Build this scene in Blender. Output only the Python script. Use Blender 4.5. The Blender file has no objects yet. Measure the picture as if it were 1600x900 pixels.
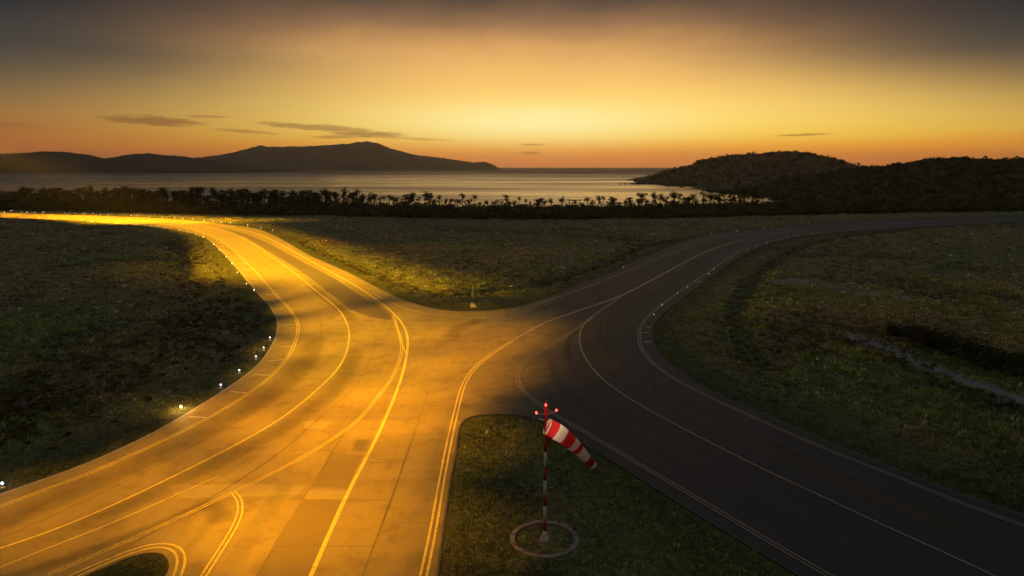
import bpy, bmesh, math, random
import numpy as np
from mathutils import Vector, Matrix
R = math.radians
rng = np.random.default_rng(11)
random.seed(11)
scene = bpy.context.scene
col = scene.collection

# ------------------------------------------------------------------ camera
CAM_H, PITCH = 20.0, R(10.1)
cam = bpy.data.objects.new('camera', bpy.data.cameras.new('camera'))
col.objects.link(cam)
cam.location = (0, 0, CAM_H)
cam.rotation_euler = (R(90) - PITCH, 0, 0)
cam.data.lens = 24.0
cam.data.sensor_width = 36.0
cam.data.clip_start = 0.5
cam.data.clip_end = 60000
scene.camera = cam
scene.render.resolution_x, scene.render.resolution_y = 1024, 576
scene.view_settings.view_transform = 'Standard'
scene.view_settings.look = 'None'
scene.view_settings.exposure = 0.0
scene.view_settings.gamma = 1.0
scene.view_settings.use_curve_mapping = False

def lin(*c):
    return tuple(((v / 255) / 12.92 if v / 255 <= 0.04045 else ((v / 255 + 0.055) / 1.055) ** 2.4) for v in c)

class NT:
    """small helper for writing node trees"""
    def __init__(s, tree):
        s.t = tree; s.n = tree.nodes; s.l = tree.links
    def node(s, kind, **kw):
        n = s.n.new(kind)
        for k, v in kw.items(): setattr(n, k, v)
        return n
    def put(s, sock, v):
        if hasattr(v, 'is_output'): s.l.new(v, sock)
        elif v is not None: sock.default_value = v
    def math(s, op, a, b=None, c=None, clamp=False):
        n = s.n.new('ShaderNodeMath'); n.operation = op; n.use_clamp = clamp
        s.put(n.inputs[0], a); s.put(n.inputs[1], b)
        if c is not None: s.put(n.inputs[2], c)
        return n.outputs[0]
    def mix(s, f, a, b, blend='MIX'):
        n = s.n.new('ShaderNodeMix'); n.data_type = 'RGBA'; n.blend_type = blend
        s.put(n.inputs[0], f)
        for i, v in ((6, a), (7, b)):
            if isinstance(v, tuple) and len(v) == 3: v = v + (1,)
            s.put(n.inputs[i], v)
        return n.outputs[2]
    def smooth(s, v, a, b):
        n = s.n.new('ShaderNodeMapRange'); n.interpolation_type = 'SMOOTHSTEP'
        s.put(n.inputs[0], v); n.inputs[1].default_value = a; n.inputs[2].default_value = b
        return n.outputs[0]
    def noise(s, vec, scale, detail=4, rough=0.55, dist=0.0):
        n = s.n.new('ShaderNodeTexNoise'); s.put(n.inputs['Vector'], vec)
        n.inputs['Scale'].default_value = scale; n.inputs['Detail'].default_value = detail
        n.inputs['Roughness'].default_value = rough; n.inputs['Distortion'].default_value = dist
        return n.outputs['Fac']
    def mapping(s, vec, scale=(1, 1, 1), rot=(0, 0, 0), loc=(0, 0, 0)):
        n = s.n.new('ShaderNodeMapping'); s.put(n.inputs[0], vec)
        n.inputs['Scale'].default_value = scale; n.inputs['Rotation'].default_value = rot
        n.inputs['Location'].default_value = loc
        return n.outputs[0]
    def ramp(s, f, stops):
        n = s.n.new('ShaderNodeValToRGB'); s.put(n.inputs[0], f)
        e = n.color_ramp.elements
        while len(e) < len(stops): e.new(0.5)
        for el, (p, c) in zip(e, stops):
            el.position = p; el.color = tuple(c) + (1,) if len(c) == 3 else c
        return n.outputs[0]

# ------------------------------------------------------------------ sky
SUN_AZ, SUN_EL = R(4.0), R(1.0)
world = bpy.data.worlds.new('World'); scene.world = world; world.use_nodes = True
N = NT(world.node_tree); N.n.clear()
tc = N.node('ShaderNodeTexCoord')
nrm = N.node('ShaderNodeVectorMath', operation='NORMALIZE'); N.l.new(tc.outputs['Generated'], nrm.inputs[0])
sep = N.node('ShaderNodeSeparateXYZ'); N.l.new(nrm.outputs[0], sep.inputs[0])
el = N.math('MULTIPLY', N.math('ARCSINE', sep.outputs[2]), 180 / math.pi)
az = N.math('MULTIPLY', N.math('ARCTAN2', sep.outputs[0], sep.outputs[1]), 180 / math.pi)
smoke = N.noise(N.mapping(nrm.outputs[0], (5, 5, 16)), 1.0, 5, 0.6)
elw = N.math('ADD', el, N.math('MULTIPLY', N.math('SUBTRACT', smoke, 0.5), N.math('MINIMUM', N.math('MULTIPLY', el, 0.22), 2.0)))
ef = N.math('SQRT', N.math('DIVIDE', N.math('MAXIMUM', elw, 0.0), 90.0), clamp=True)
def stops(lst, q=1.0): lst = [(e * (q if e < 14 else 1.0), c) for e, c in lst]; return [(math.sqrt(e / 90.0), lin(*c)) for e, c in lst]
core = N.ramp(ef, stops([(0, (212, 124, 66)), (0.35, (230, 130, 56)), (0.9, (244, 146, 50)), (1.6, (250, 172, 50)), (2.4, (254, 203, 74)),
    (3.3, (254, 212, 94)), (4.6, (253, 209, 104)), (6.2, (246, 195, 104)), (7.8, (232, 179, 102)), (9.4, (206, 153, 92)), (10.9, (152, 113, 77)),
    (12.9, (84, 69, 57)), (17, (92, 88, 86)), (30, (120, 123, 130)), (90, (126, 131, 142))]))
side = N.ramp(ef, stops([(0, (120, 72, 54)), (0.4, (152, 84, 52)), (1.2, (164, 88, 48)), (2.4, (146, 78, 45)), (3.6, (138, 91, 54)), (5.0, (112, 87, 60)),
    (6.5, (80, 71, 59)), (8.2, (56, 57, 55)), (10, (38, 43, 47)), (12.8, (26, 32, 38)), (18, (62, 68, 76)), (32, (118, 122, 131)), (90, (126, 131, 143))]))
azc = N.math('MAXIMUM', N.math('SUBTRACT', 12.0, N.math('MULTIPLY', el, 1.3)), 0.5)
wid = N.math('MAXIMUM', N.math('SUBTRACT', 41.5, N.math('MULTIPLY', el, 2.5)), 22.0)
daz = N.math('DIVIDE', N.math('SUBTRACT', az, azc), wid)
glow = N.math('EXPONENT', N.math('MULTIPLY', N.math('POWER', N.math('ABSOLUTE', daz), 2.8), -1.0))
dusk = N.mix(glow, side, core)
heart = N.math('ADD', N.math('POWER', N.math('ABSOLUTE', N.math('DIVIDE', N.math('SUBTRACT', az, 2.0), 12.0)), 2.0), N.math('POWER', N.math('ABSOLUTE', N.math('DIVIDE', N.math('SUBTRACT', el, 3.5), 1.6)), 2.0))
dusk = N.mix(N.math('MULTIPLY', N.math('EXPONENT', N.math('MULTIPLY', heart, -1.0)), 0.85), dusk, lin(255, 240, 168))
# thin streaks of cloud low over the sea
wv = N.mapping(nrm.outputs[0], (30, 30, 190))
w1 = N.math('SUBTRACT', N.noise(wv, 1.0, 4, 0.6), 0.5)
w2 = N.math('SUBTRACT', N.noise(N.mapping(nrm.outputs[0], (60, 60, 420), (0, 0, 0), (7, 3, 1)), 1.0, 4, 0.6), 0.5)
cl = None
for a0, e0, wa, we, sl, dens in ((-27.0, 3.25, 3.6, 0.34, -0.035, 0.62), (-23.5, 3.66, 1.7, 0.13, 0.0, 0.4), (-15.5, 3.02, 4.9, 0.28, -0.05, 0.55),
                                 (-11.6, 2.55, 3.3, 0.30, -0.03, 0.62), (-13.6, 2.35, 2.6, 0.16, 0.03, 0.45), (-20.8, 2.62, 2.4, 0.15, -0.06, 0.4),
                                 (1.75, 1.75, 1.25, 0.09, 0, 0.4), (1.5, 1.08, 1.0, 0.12, 0, 0.5), (22.6, 2.35, 2.2, 0.11, 0.02, 0.5),
                                 (-37, 2.7, 3.5, 0.2, 0.0, 0.25), (-8, 2.2, 3.5, 0.12, -0.04, 0.3)):
    da = N.math('SUBTRACT', az, a0)
    de = N.math('SUBTRACT', N.math('SUBTRACT', el, e0), N.math('MULTIPLY', da, sl))
    de = N.math('ADD', de, N.math('MULTIPLY', w1, we * 1.6))
    q = N.math('ADD', N.math('POWER', N.math('DIVIDE', N.math('ABSOLUTE', da), wa), 2.0), N.math('POWER', N.math('DIVIDE', N.math('ABSOLUTE', de), we), 2.0))
    q = N.math('ADD', q, N.math('MULTIPLY', w2, 1.5))
    m = N.math('MULTIPLY', N.math('SUBTRACT', 1.0, N.smooth(q, 0.15, 1.25)), dens)
    cl = m if cl is None else N.math('MAXIMUM', cl, m)
dusk = N.mix(cl, dusk, lin(118, 66, 42))
sky = N.node('ShaderNodeTexSky', sky_type='NISHITA', sun_disc=False, sun_elevation=SUN_EL, sun_rotation=SUN_AZ, air_density=1.4, dust_density=4.0)
nish = N.node('ShaderNodeVectorMath', operation='SCALE'); N.l.new(sky.outputs[0], nish.inputs[0]); nish.inputs['Scale'].default_value = 0.10
away = N.smooth(N.math('ABSOLUTE', N.math('SUBTRACT', az, 4.0)), 45, 140)
up = N.smooth(el, 16, 50)
fin = N.mix(N.math('MAXIMUM', N.math('MULTIPLY', away, 0.8), N.math('MULTIPLY', up, 0.6)), dusk, nish.outputs[0])
bg = N.node('ShaderNodeBackground'); N.l.new(fin, bg.inputs[0]); bg.inputs[1].default_value = 1.16
wo = N.node('ShaderNodeOutputWorld'); N.l.new(bg.outputs[0], wo.inputs[0])

# ------------------------------------------------------------------ sun, just touching the horizon behind the sea
sun = bpy.data.objects.new('sun', bpy.data.lights.new('sun', 'SUN')); col.objects.link(sun)
sun.data.energy = 0.16; sun.data.angle = R(38.0); sun.data.color = (1.0, 0.55, 0.2)
sd = Vector((math.sin(SUN_AZ) * math.cos(R(2.2)), math.cos(SUN_AZ) * math.cos(R(2.2)), math.sin(R(2.2))))
sun.rotation_euler = sd.to_track_quat('Z', 'Y').to_euler()

# ------------------------------------------------------------------ helpers
def tag(o, label=None, cat=None, group=None, kind=None):
    if label: o['label'] = label
    if cat: o['category'] = cat
    if group: o['group'] = group
    if kind: o['kind'] = kind
    return o
def link(name, me, mat=None, parent=None):
    o = bpy.data.objects.new(name, me); col.objects.link(o)
    if mat and not me.materials: me.materials.append(mat)
    if parent: o.parent = parent
    return o
def empty(name, loc=(0, 0, 0), rz=0.0):
    o = bpy.data.objects.new(name, None); col.objects.link(o); o.location = loc; o.rotation_euler = (0, 0, rz)
    o.empty_display_size = 0.3
    return o
def mesh_np(name, V, F, smooth=False, colour=None):
    """V (n,3), F (m,k) with constant k; colour (n,3) -> point attribute tint"""
    V = np.asarray(V, np.float32); F = np.asarray(F, np.int32); k = F.shape[1]
    me = bpy.data.meshes.new(name)
    me.vertices.add(len(V)); me.vertices.foreach_set('co', V.ravel())
    me.loops.add(F.size); me.loops.foreach_set('vertex_index', F.ravel())
    me.polygons.add(len(F)); me.polygons.foreach_set('loop_start', np.arange(0, F.size, k, dtype=np.int32))
    if smooth: me.polygons.foreach_set('use_smooth', np.ones(len(F), bool))
    if colour is not None:
        a = me.attributes.new('tint', 'FLOAT_COLOR', 'POINT')
        a.data.foreach_set('color', np.concatenate([colour, np.ones((len(V), 1))], 1).astype(np.float32).ravel())
    me.update(calc_edges=True)
    return me
def copy_tree(o, parent=None):
    c = o.copy(); col.objects.link(c)
    if parent: c.parent = parent
    for ch in list(o.children):
        copy_tree(ch, c)
    return c
def material(name, rough=0.8, spec=0.3):
    m = bpy.data.materials.new(name); m.use_nodes = True
    n = NT(m.node_tree); b = m.node_tree.nodes['Principled BSDF']
    b.inputs['Roughness'].default_value = rough
    b.inputs['Specular IOR Level'].default_value = spec
    return m, n, b
def plain(name, c, rough=0.7, var=0.12, scale=6.0, metallic=0.0):
    m, n, b = material(name, rough)
    g = n.node('ShaderNodeNewGeometry')
    f = n.noise(g.outputs['Position'], scale, 5)
    n.put(b.inputs['Base Color'], n.mix(f, tuple(v * (1 - 2 * var) for v in c), tuple(min(1, v * (1 + 2 * var)) for v in c)))
    b.inputs['Metallic'].default_value = metallic
    return m
def emit(name, c, s):
    m = bpy.data.materials.new(name); m.use_nodes = True
    b = m.node_tree.nodes['Principled BSDF']
    b.inputs['Base Color'].default_value = (0.4, 0.4, 0.4, 1)
    b.inputs['Emission Color'].default_value = c + (1,); b.inputs['Emission Strength'].default_value = s
    return m
def spline(pts, step=1.0):
    """Catmull-Rom through 2D points, resampled about every step metres"""
    P = np.asarray(pts, float); P = np.vstack([2 * P[0] - P[1], P, 2 * P[-1] - P[-2]])
    out = []
    for i in range(1, len(P) - 2):
        p0, p1, p2, p3 = P[i - 1], P[i], P[i + 1], P[i + 2]
        d0, d1, d2 = [max(1e-3, np.linalg.norm(b - a) ** 0.5) for a, b in ((p0, p1), (p1, p2), (p2, p3))]
        m1 = (p1 - p0) / d0 - (p2 - p0) / (d0 + d1) + (p2 - p1) / d1
        m2 = (p2 - p1) / d1 - (p3 - p1) / (d1 + d2) + (p3 - p2) / d2
        m1, m2 = m1 * d1, m2 * d1
        n = max(2, int(np.linalg.norm(p2 - p1) / step))
        t = np.linspace(0, 1, n, endpoint=False)[:, None]
        out.append((2 * t**3 - 3 * t**2 + 1) * p1 + (t**3 - 2 * t**2 + t) * m1 + (-2 * t**3 + 3 * t**2) * p2 + (t**3 - t**2) * m2)
    out.append(P[-2][None])
    return np.vstack(out)
def relax(P, n=3):
    P = P.copy()
    for _ in range(n): P[1:-1] = 0.25 * P[:-2] + 0.5 * P[1:-1] + 0.25 * P[2:]
    return P
def normals2(P):
    d = np.gradient(P, axis=0); d /= np.linalg.norm(d, axis=1)[:, None] + 1e-9
    return np.stack([-d[:, 1], d[:, 0]], 1)
def ordinal(k):
    w = ('first', 'second', 'third', 'fourth', 'fifth', 'sixth', 'seventh', 'eighth', 'ninth', 'tenth', 'eleventh', 'twelfth', 'thirteenth', 'fourteenth', 'fifteenth', 'sixteenth', 'seventeenth', 'eighteenth', 'nineteenth')
    if k < 19: return w[k]
    t = {2: 'twent', 3: 'thirt'}[(k + 1) // 10]; return t + 'ieth' if (k + 1) % 10 == 0 else t + 'y-' + w[(k + 1) % 10 - 1]
# lattice noise
_L = rng.random((256, 256))
def vnoise(x, y):
    xi = np.floor(x).astype(int); yi = np.floor(y).astype(int); fx = x - xi; fy = y - yi
    fx = fx * fx * (3 - 2 * fx); fy = fy * fy * (3 - 2 * fy)
    a = _L[xi & 255, yi & 255]; b = _L[(xi + 1) & 255, yi & 255]; c = _L[xi & 255, (yi + 1) & 255]; d = _L[(xi + 1) & 255, (yi + 1) & 255]
    return (a * (1 - fx) + b * fx) * (1 - fy) + (c * (1 - fx) + d * fx) * fy
def fbm(x, y, o=4, g=0.5):
    s = 0; a = 1; t = 0
    for i in range(o):
        s = s + a * vnoise(x * 2**i + 17.3 * i, y * 2**i + 5.7 * i); t += a; a *= g
    return s / t
def dist_line(px, py, L):
    """distance of many points to a polyline"""
    best = np.full(px.shape, 1e9)
    for (x0, y0), (x1, y1) in zip(L[:-1], L[1:]):
        dx, dy = x1 - x0, y1 - y0; t = np.clip(((px - x0) * dx + (py - y0) * dy) / (dx * dx + dy * dy + 1e-9), 0, 1)
        best = np.minimum(best, (px - x0 - t * dx) ** 2 + (py - y0 - t * dy) ** 2)
    return np.sqrt(best)
def inside(px, py, L):
    r = np.zeros(px.shape, bool); Q = np.roll(L, -1, 0)
    for (x0, y0), (x1, y1) in zip(L, Q):
        if y0 == y1: continue
        c = ((y0 > py) != (y1 > py)) & (px < (x1 - x0) * (py - y0) / (y1 - y0) + x0)
        r ^= c
    return r
def tube(pts, rad, seg=8, cap=True):
    """rings along 3D points -> V, F(quads)"""
    pts = [Vector(p) for p in pts]; V = []; Fq = []
    for i, p in enumerate(pts):
        d = (pts[min(i + 1, len(pts) - 1)] - pts[max(i - 1, 0)]).normalized()
        u = d.cross(Vector((0, 1, 0.02))); u = u.normalized() if u.length > 1e-4 else Vector((1, 0, 0)); w = d.cross(u)
        for k in range(seg):
            a = 2 * math.pi * k / seg
            V.append(p + (u * math.cos(a) + w * math.sin(a)) * rad[i])
    for i in range(len(pts) - 1):
        for k in range(seg):
            Fq.append((i * seg + k, i * seg + (k + 1) % seg, (i + 1) * seg + (k + 1) % seg, (i + 1) * seg + k))
    Fq = [list(f) for f in Fq]
    if cap:
        Fq.append(list(range(seg))[::-1]); Fq.append([len(V) - seg + k for k in range(seg)])
    return [tuple(v) for v in V], Fq
def pymesh(name, parts, smooth=False):
    V = []; F = []
    for v, f in parts:
        o = len(V); V += [tuple(p) for p in v]; F += [[i + o for i in q] for q in f]
    me = bpy.data.meshes.new(name); me.from_pydata(V, [], F)
    if smooth:
        for p in me.polygons: p.use_smooth = len(p.vertices) == 4
    me.update(); return me
def box(c, s, rz=0.0):
    cx, cy, cz = c; hx, hy, hz = s[0] / 2, s[1] / 2, s[2] / 2; ca, sa = math.cos(rz), math.sin(rz)
    V = []
    for z in (-hz, hz):
        for x, y in ((-hx, -hy), (hx, -hy), (hx, hy), (-hx, hy)):
            V.append((cx + x * ca - y * sa, cy + x * sa + y * ca, cz + z))
    return V, [[3, 2, 1, 0], [4, 5, 6, 7], [0, 1, 5, 4], [1, 2, 6, 5], [2, 3, 7, 6], [3, 0, 4, 7]]
def lathe(prof, seg=12, c=(0, 0, 0)):
    V = []; F = []
    for r, z in prof:
        for k in range(seg):
            a = 2 * math.pi * k / seg; V.append((c[0] + r * math.cos(a), c[1] + r * math.sin(a), c[2] + z))
    for i in range(len(prof) - 1):
        for k in range(seg):
            F.append([i * seg + k, i * seg + (k + 1) % seg, (i + 1) * seg + (k + 1) % seg, (i + 1) * seg + k])
    F.append(list(range(seg))[::-1]); F.append([len(V) - seg + k for k in range(seg)])
    return V, F
# ------------------------------------------------------------------ plan of the place, metres on the ground
PLAN = dict(
    E1=[(-202.99,271.44),(-172.43,261.51),(-145.33,246.46),(-119.23,229.27),(-105.57,216.47),(-89.15,196.48),(-69.99,163.16),(-53.65,132.29),(-41.45,108.73),(-36.35,99.29),(-31.62,89.31),(-29.08,82.09),(-27.5,75.9),(-26.04,66.99),(-26.13,60.8),(-26.73,54.37),(-27.38,49.61),(-29.06,44.09),(-30.45,41.46),(-31.8,39.52)],
    E2=[(-225.53,301.97),(-170.03,282.15),(-137.84,268.05),(-110.84,249.33),(-83.72,223.27),(-71.83,204.03),(-59.72,181.36),(-45.4,153.63),(-31.51,129.82),(-25.24,118.04),(-19.9,108.16),(-15.76,101.25),(-12,96.49),(-8.36,93.83),(-4.49,93.83),(0,96.03),(3.56,100.75),(7.73,108.16),(12.5,117.37),(19.08,129.82),(28.01,148.22),(37.3,167.03),(48.55,187.79),(59.76,204.03),(70.35,214.3),(84.15,224.45),(103.07,238.22),(123.93,252.27),(154.72,264.74),(183.96,271.44),(210.89,282.15)],
    E3=[(184.55,246.46),(156.16,238.22),(117.92,218.69),(97.61,208.01),(79.22,192.91),(67.12,178.3),(54.1,157.07),(39.63,129.82),(32.38,115.41),(25.34,101.25),(20.93,92.14),(18.25,85.55),(16.98,80.45),(16.21,74.5),(16.14,69.33),(16.87,64.17),(18.11,59.33),(19.77,55.61),(20.94,53.17),(22.56,49.36),(24.46,45.8),(26.89,41.27),(28.37,38.85),(29.87,36.91)],
    E4=[(-3.66,30.89),(-3.78,35.06),(-3.89,39.86),(-3.93,45.91),(-4.04,51.2),(-3.77,52.45),(-3.13,53.03),(-1.84,53.32),(-0.37,53.47),(0.79,53.17),(2.3,51.89),(3.91,49.36),(5.82,46.13),(8.32,41.55),(10.42,37.51),(12.24,34.33),(14.16,31)],
    E5=[(-21.2,30.89),(-20.57,31.66),(-19.78,32.65),(-19.03,33.01),(-18.4,32.89),(-17.7,32.23),(-17.28,31.44),(-17.23,30.89)],
    L1=[(-210.89,282.15),(-160.91,264.74),(-129.19,246.46),(-107.85,225.64),(-90.98,204.03),(-78.61,184.52),(-62.98,155.91),(-50.52,132.29),(-36.16,103.81),(-31.23,94.26),(-28.2,87.39),(-26.4,82.09),(-25.04,76.48),(-23.87,70.55),(-23.36,65.23),(-23.41,59.88),(-24.3,53.32),(-25.37,49.1),(-26.21,46.81),(-27.41,43.38),(-29.07,40.38),(-30.55,37.82)],
    L2=[(-215.08,287.82),(-164.93,271.44),(-121.11,246.46),(-101.51,228.05),(-84.69,206),(-65.5,173.91),(-53.62,151.42),(-42.47,130.64),(-33.63,112.89),(-25.39,96.49),(-22.73,90.1),(-20.31,82.76),(-19.04,77.36),(-17.9,71.06),(-17.45,65.23),(-17.66,60.24),(-18.43,53.03),(-19.44,49.1),(-20.89,44.93),(-22.57,40.91),(-24.08,37.66),(-25.55,35.06),(-27.22,33.31)],
    L3=[(-100.4,235.59),(-77.34,206),(-59.43,175.35),(-44.81,148.22),(-34.83,129.82),(-26.75,114.77),(-21.2,103.28),(-17.92,96.03),(-15.56,90.1),(-13.54,83.79),(-12.26,77.96),(-11.28,70.55),(-10.55,61.76),(-10.21,52.88),(-10.13,45.91),(-10.22,39.69),(-10.12,35.2),(-9.98,30.89)],
    L4=[(-16.28,91.31),(-14.62,84.48),(-12.78,76.48),(-11.91,71.06),(-11.61,66.32),(-11.53,61.18),(-11.85,57.59),(-12.13,52.88),(-12.81,49.61),(-14.09,46.02),(-15.41,43.08),(-16.48,41.09),(-17.4,39.69),(-19.24,36.39),(-20.97,33.94),(-22.19,32.06),(-23.05,30.89)],
    LC=[(-15.49,88.15),(-13.26,78.57),(-11.36,71.06)],
    LD=[(-10.45,60.06),(-9.69,64.17),(-8.8,69.81),(-7.28,75.33),(-5.59,79.5),(-3.1,84.84),(0,90.5),(4.79,100.26),(10.41,109.31),(15.06,117.37),(21.78,129.82),(30.39,146.15),(40.3,164.43),(52.06,184.52),(66.41,202.09),(80.41,214.3),(110.33,235.59),(155.24,255.27),(202.99,271.44)],
    LO=[(-21.83,106.49),(-18.86,101.25),(-13.42,93.4),(-9.15,90.91),(-5.14,89.31),(-0.86,90.1)],
    L6=[(198.04,264.74),(149.95,246.46),(105.74,225.64),(91.36,216.47),(75.9,202.09),(68.59,194.68),(57.87,179.82),(47.23,163.16),(37.99,146.15),(29.78,129.82),(22.85,116.06),(17.77,106.49),(14.51,101.25),(8.95,93.4),(4.14,86.28),(0,77.07),(-1.76,72.6),(-3.31,68.14),(-4.22,63.76),(-4.57,59.88),(-4.61,55.93),(-4.64,52.88),(-4.62,46.47),(-4.51,39.69),(-4.39,34.46),(-4.39,30.89)],
    L6b=[(17.77,106.49),(15.4,100.75),(12.31,93.83),(9.25,85.92),(5.62,77.66),(3.56,73.67),(1.69,69.57),(0.77,66.32),(0.43,63.14),(0.71,60.24),(1.52,57.59),(3.17,53.62),(4.69,51.06),(6.1,48.48),(7.34,46.13),(8.7,43.58),(10.95,39.6),(12.81,36.1),(14.39,33.13),(15.74,30.84)],
    L7=[(10.76,89.71),(9.21,85.55),(7.9,77.96),(7.7,72.34),(8.06,66.32),(8.96,61.18),(10.41,56.75),(11.98,52.88),(14.64,47.28),(17.18,42.3),(19.42,38.53),(20.89,35.82),(22.3,33.62),(23.82,31)],
    L8=[(188.84,252.27),(157.9,240.9),(129.58,230.51),(107.66,218.69),(88.49,204.03),(68.83,182.93),(56.54,165.72),(47.52,149.27),(37.78,129.82),(27.29,109.31),(22.1,98.34),(18.32,90.1),(15.93,82.76),(14.86,77.36),(14.36,72.34),(14.65,66.99),(15.79,61.76),(17.07,58.1),(18.71,54.37),(19.37,52.88),(21.37,48.6),(23.22,44.93),(25.03,42.11),(26.44,39.27),(27.88,37.05),(28.91,35.61)],
    L9=[(-17.4,39.69),(-16.91,39.27),(-16.22,38.29),(-15.8,37.21),(-15.55,35.82),(-15.48,34.13),(-15.4,32.41),(-15.29,30.89)],
    L10=[(-19.14,41.92),(-20.71,39.43),(-22.88,35.61),(-25.05,32.89),(-25.92,31.55)],
    LI=[(-21.65,30.89),(-20.81,32.06),(-20.11,33.25),(-19.45,33.81),(-18.52,33.88),(-17.78,33.5),(-17.1,32.71),(-16.81,31.95),(-16.59,30.89)],
    J1=[(-7.45,52.88),(-7.43,46.47),(-7.38,37.43),(-7.41,30.89)],
    J2=[(-12.83,49.1),(-12.71,44.09),(-12.74,38.94),(-12.76,35.06),(-12.66,31)],
    J3=[(-19.45,90.1),(-16.99,82.09),(-15.39,73.67),(-14.61,65.88),(-14.67,57.59),(-15.38,53.32)],
    J4=[(-30.46,100.26),(-25.39,88.15),(-22.84,79.5),(-20.85,69.81),(-20.68,62.74),(-21.38,54.37)],
    belt=[(-327.85,334.84),(-235.32,315.24),(-167.98,299.86),(-106.83,285.9),(-51.07,273.17),(0,261.51),(49.51,264.74),(105.45,282.15),(166.83,297.79),(231.97,310.69),(322.89,329.72)],
    ditchL=[(-188.84,252.27),(-170.34,249.33),(-140.38,230.51),(-116.44,212.16),(-94.99,187.79),(-77.46,159.45),(-61.91,129.82),(-52.37,112.28),(-45.94,101.25)],
    ditchM1=[(-63.09,192.91),(-49.97,168.36),(-37.05,145.14),(-27.69,129.82),(-17.56,115.41),(-10.05,105.4),(-4.02,105.4)],
    ditchM2=[(-4.17,109.31),(4.39,115.41),(12.31,129.82),(22.41,148.22),(33.3,172.49),(45.9,187.79)],
    ditchM3=[(-32.06,228.05),(-4.06,216.47),(18.8,200.18),(35.31,187.79)],
    ditchR=[(176.53,235.59),(136.04,223.27),(103.43,204.03),(77.83,179.82),(60.92,153.63),(46.59,125.9),(37.06,106.49),(30.91,92.14),(27.08,77.96),(26.21,67.45)],
    ditchR2=[(60.77,151.42),(73.57,155.91),(88.66,151.42)],
    ditchR3=[(48.41,124.4),(57.69,121.49),(64.81,113.51),(71.8,107.6)],
    hedge=[(44.86,78.57),(45.79,76.48),(46.16,73.4),(46.35,70.31),(46.82,67.91),(46.97,65.23),(47.39,63.14),(47.79,61.18),(48.06,58.45)],
    stream=[(39.87,77.96),(41.61,72.87),(41.93,67.45),(42.21,62.74),(42.94,59.33),(43.92,55.93),(44.22,52.17)],
    sandR=[(46.21,120.09),(50.77,118.71),(55.2,109.31),(59.96,101.25)],
    pathL=[(-42.76,54.37),(-41.18,56.75),(-39.46,59.33),(-37.86,61.56)],
    lamps_north=[(-220.91,298.3),(-226.12,309.02),(-229.62,315.24),(-215.71,301.44),(-211.16,298.3),(-207.78,298.3),(-204.02,298.3),(-193.3,296.25),(-190.05,293.72),(-187.31,293.72),(-181.8,291.23),(-178.76,292.22),(-171.37,284.95),(-166.04,281.68),(-154.82,278.39),(-152.27,278.39),(-145.25,274.04),(-137.88,269.81),(-131.59,266.88),(-126.15,262.3),(-121.52,260.63),(-113.75,252.56),(-109.99,251.52),(-104.78,246.45),(-99.88,242.54),(-89.93,232.39),(-81.79,222.22),(-75.26,214.4)],
    lamps_inner=[(-192.88,268.05),(-188.41,267.21),(-180.56,264.74),(-175.48,261.51),(-170.67,259.13),(-159.99,254.52),(-153.22,250.06),(-144.92,245.75),(-139.18,242.96),(-134.79,240.63),(-129.7,236.9),(-125.38,233.27),(-121.6,230.19),(-118.13,227.19),(-114.15,223.86),(-104.94,215.16),(-99.6,209.24),(-93.44,201.6),(-87.88,193.88),(-77,175.34),(-70.49,163.47),(-63.76,151.14),(-58.04,140.18),(-52.01,127.87),(-45.46,115.21),(-41.85,108.95)],
    lamps_right_north=[(22.21,134.76),(60.09,205.78),(69.98,212.16),(82.55,223.01),(86.74,227.24),(104.61,240.9),(111.51,244.35),(120.46,249.33),(141.07,258.35),(152.74,263.11)],
    lamps_right_inner=[(19.25,90.59),(21.8,97.2),(26.26,106.37),(29.23,111.87),(36.86,126.24),(39.66,132.67),(52.93,158.78),(56.93,164),(61.92,171.71),(66.4,177.14),(72.79,185.78),(77.61,191.75),(82.78,197.29),(88.48,201.45)],
    lamps_near=[(-27.56,54.22),(-26.71,60.06),(-26.79,64.59),(-26.99,69.57),(-27.46,73.14),(-28.33,77.66),(-32.21,40.29)],
    patch_lane=[(-103.71,235.59),(-81.98,204.03),(-58.02,161.9),(-40.86,130.64),(-28.15,105.4),(-21.28,92.56),(-16.08,88.15),(-18.21,95.14),(-24.37,106.49),(-32.68,122.93),(-45.28,145.14),(-59.63,171.09),(-79.49,204.03)],
    patch_a=[(-21.94,40.64),(-16.35,40.73),(-13.11,40.55),(-13.25,39.43),(-19.57,38.85),(-20.67,39.1)],
    patch_b=[(-12.75,40.03),(-10.42,39.86),(-10.39,38.77),(-12.76,38.85)],
    patch_c=[(-12.89,45.8),(-10.52,45.14),(-10.36,40.29),(-12.66,40.29)],
    patch_d=[(-18.43,38.94),(-19.61,38.94),(-20.62,37.43),(-21.2,35.06),(-22.53,33.44),(-24.18,31.38),(-23.53,31),(-21.93,33.01),(-20.31,35.06),(-19.49,37.05)],
    patch_e=[(-12.19,48.85),(-11.03,49.36),(-10.76,47.16),(-12.08,46.81)],
    patch_f=[(-18.68,35.75),(-18.06,37.21),(-16.93,37.21),(-16.32,35.75),(-16.52,34.53),(-17.21,33.75)],
    patch_g=[(-16.84,51.75),(-14.29,51.75),(-14.57,50.13),(-15.95,50.13)],
    patch_h=[(-12.69,38.61),(-10.25,38.53),(-10.12,35.61),(-9.98,30.89),(-12.56,30.89),(-12.71,34.92)],
    patch_i=[(-9.12,86.28),(-5.24,83.79),(-3.98,86.28),(-5.55,88.92),(-8.61,89.71)],
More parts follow.
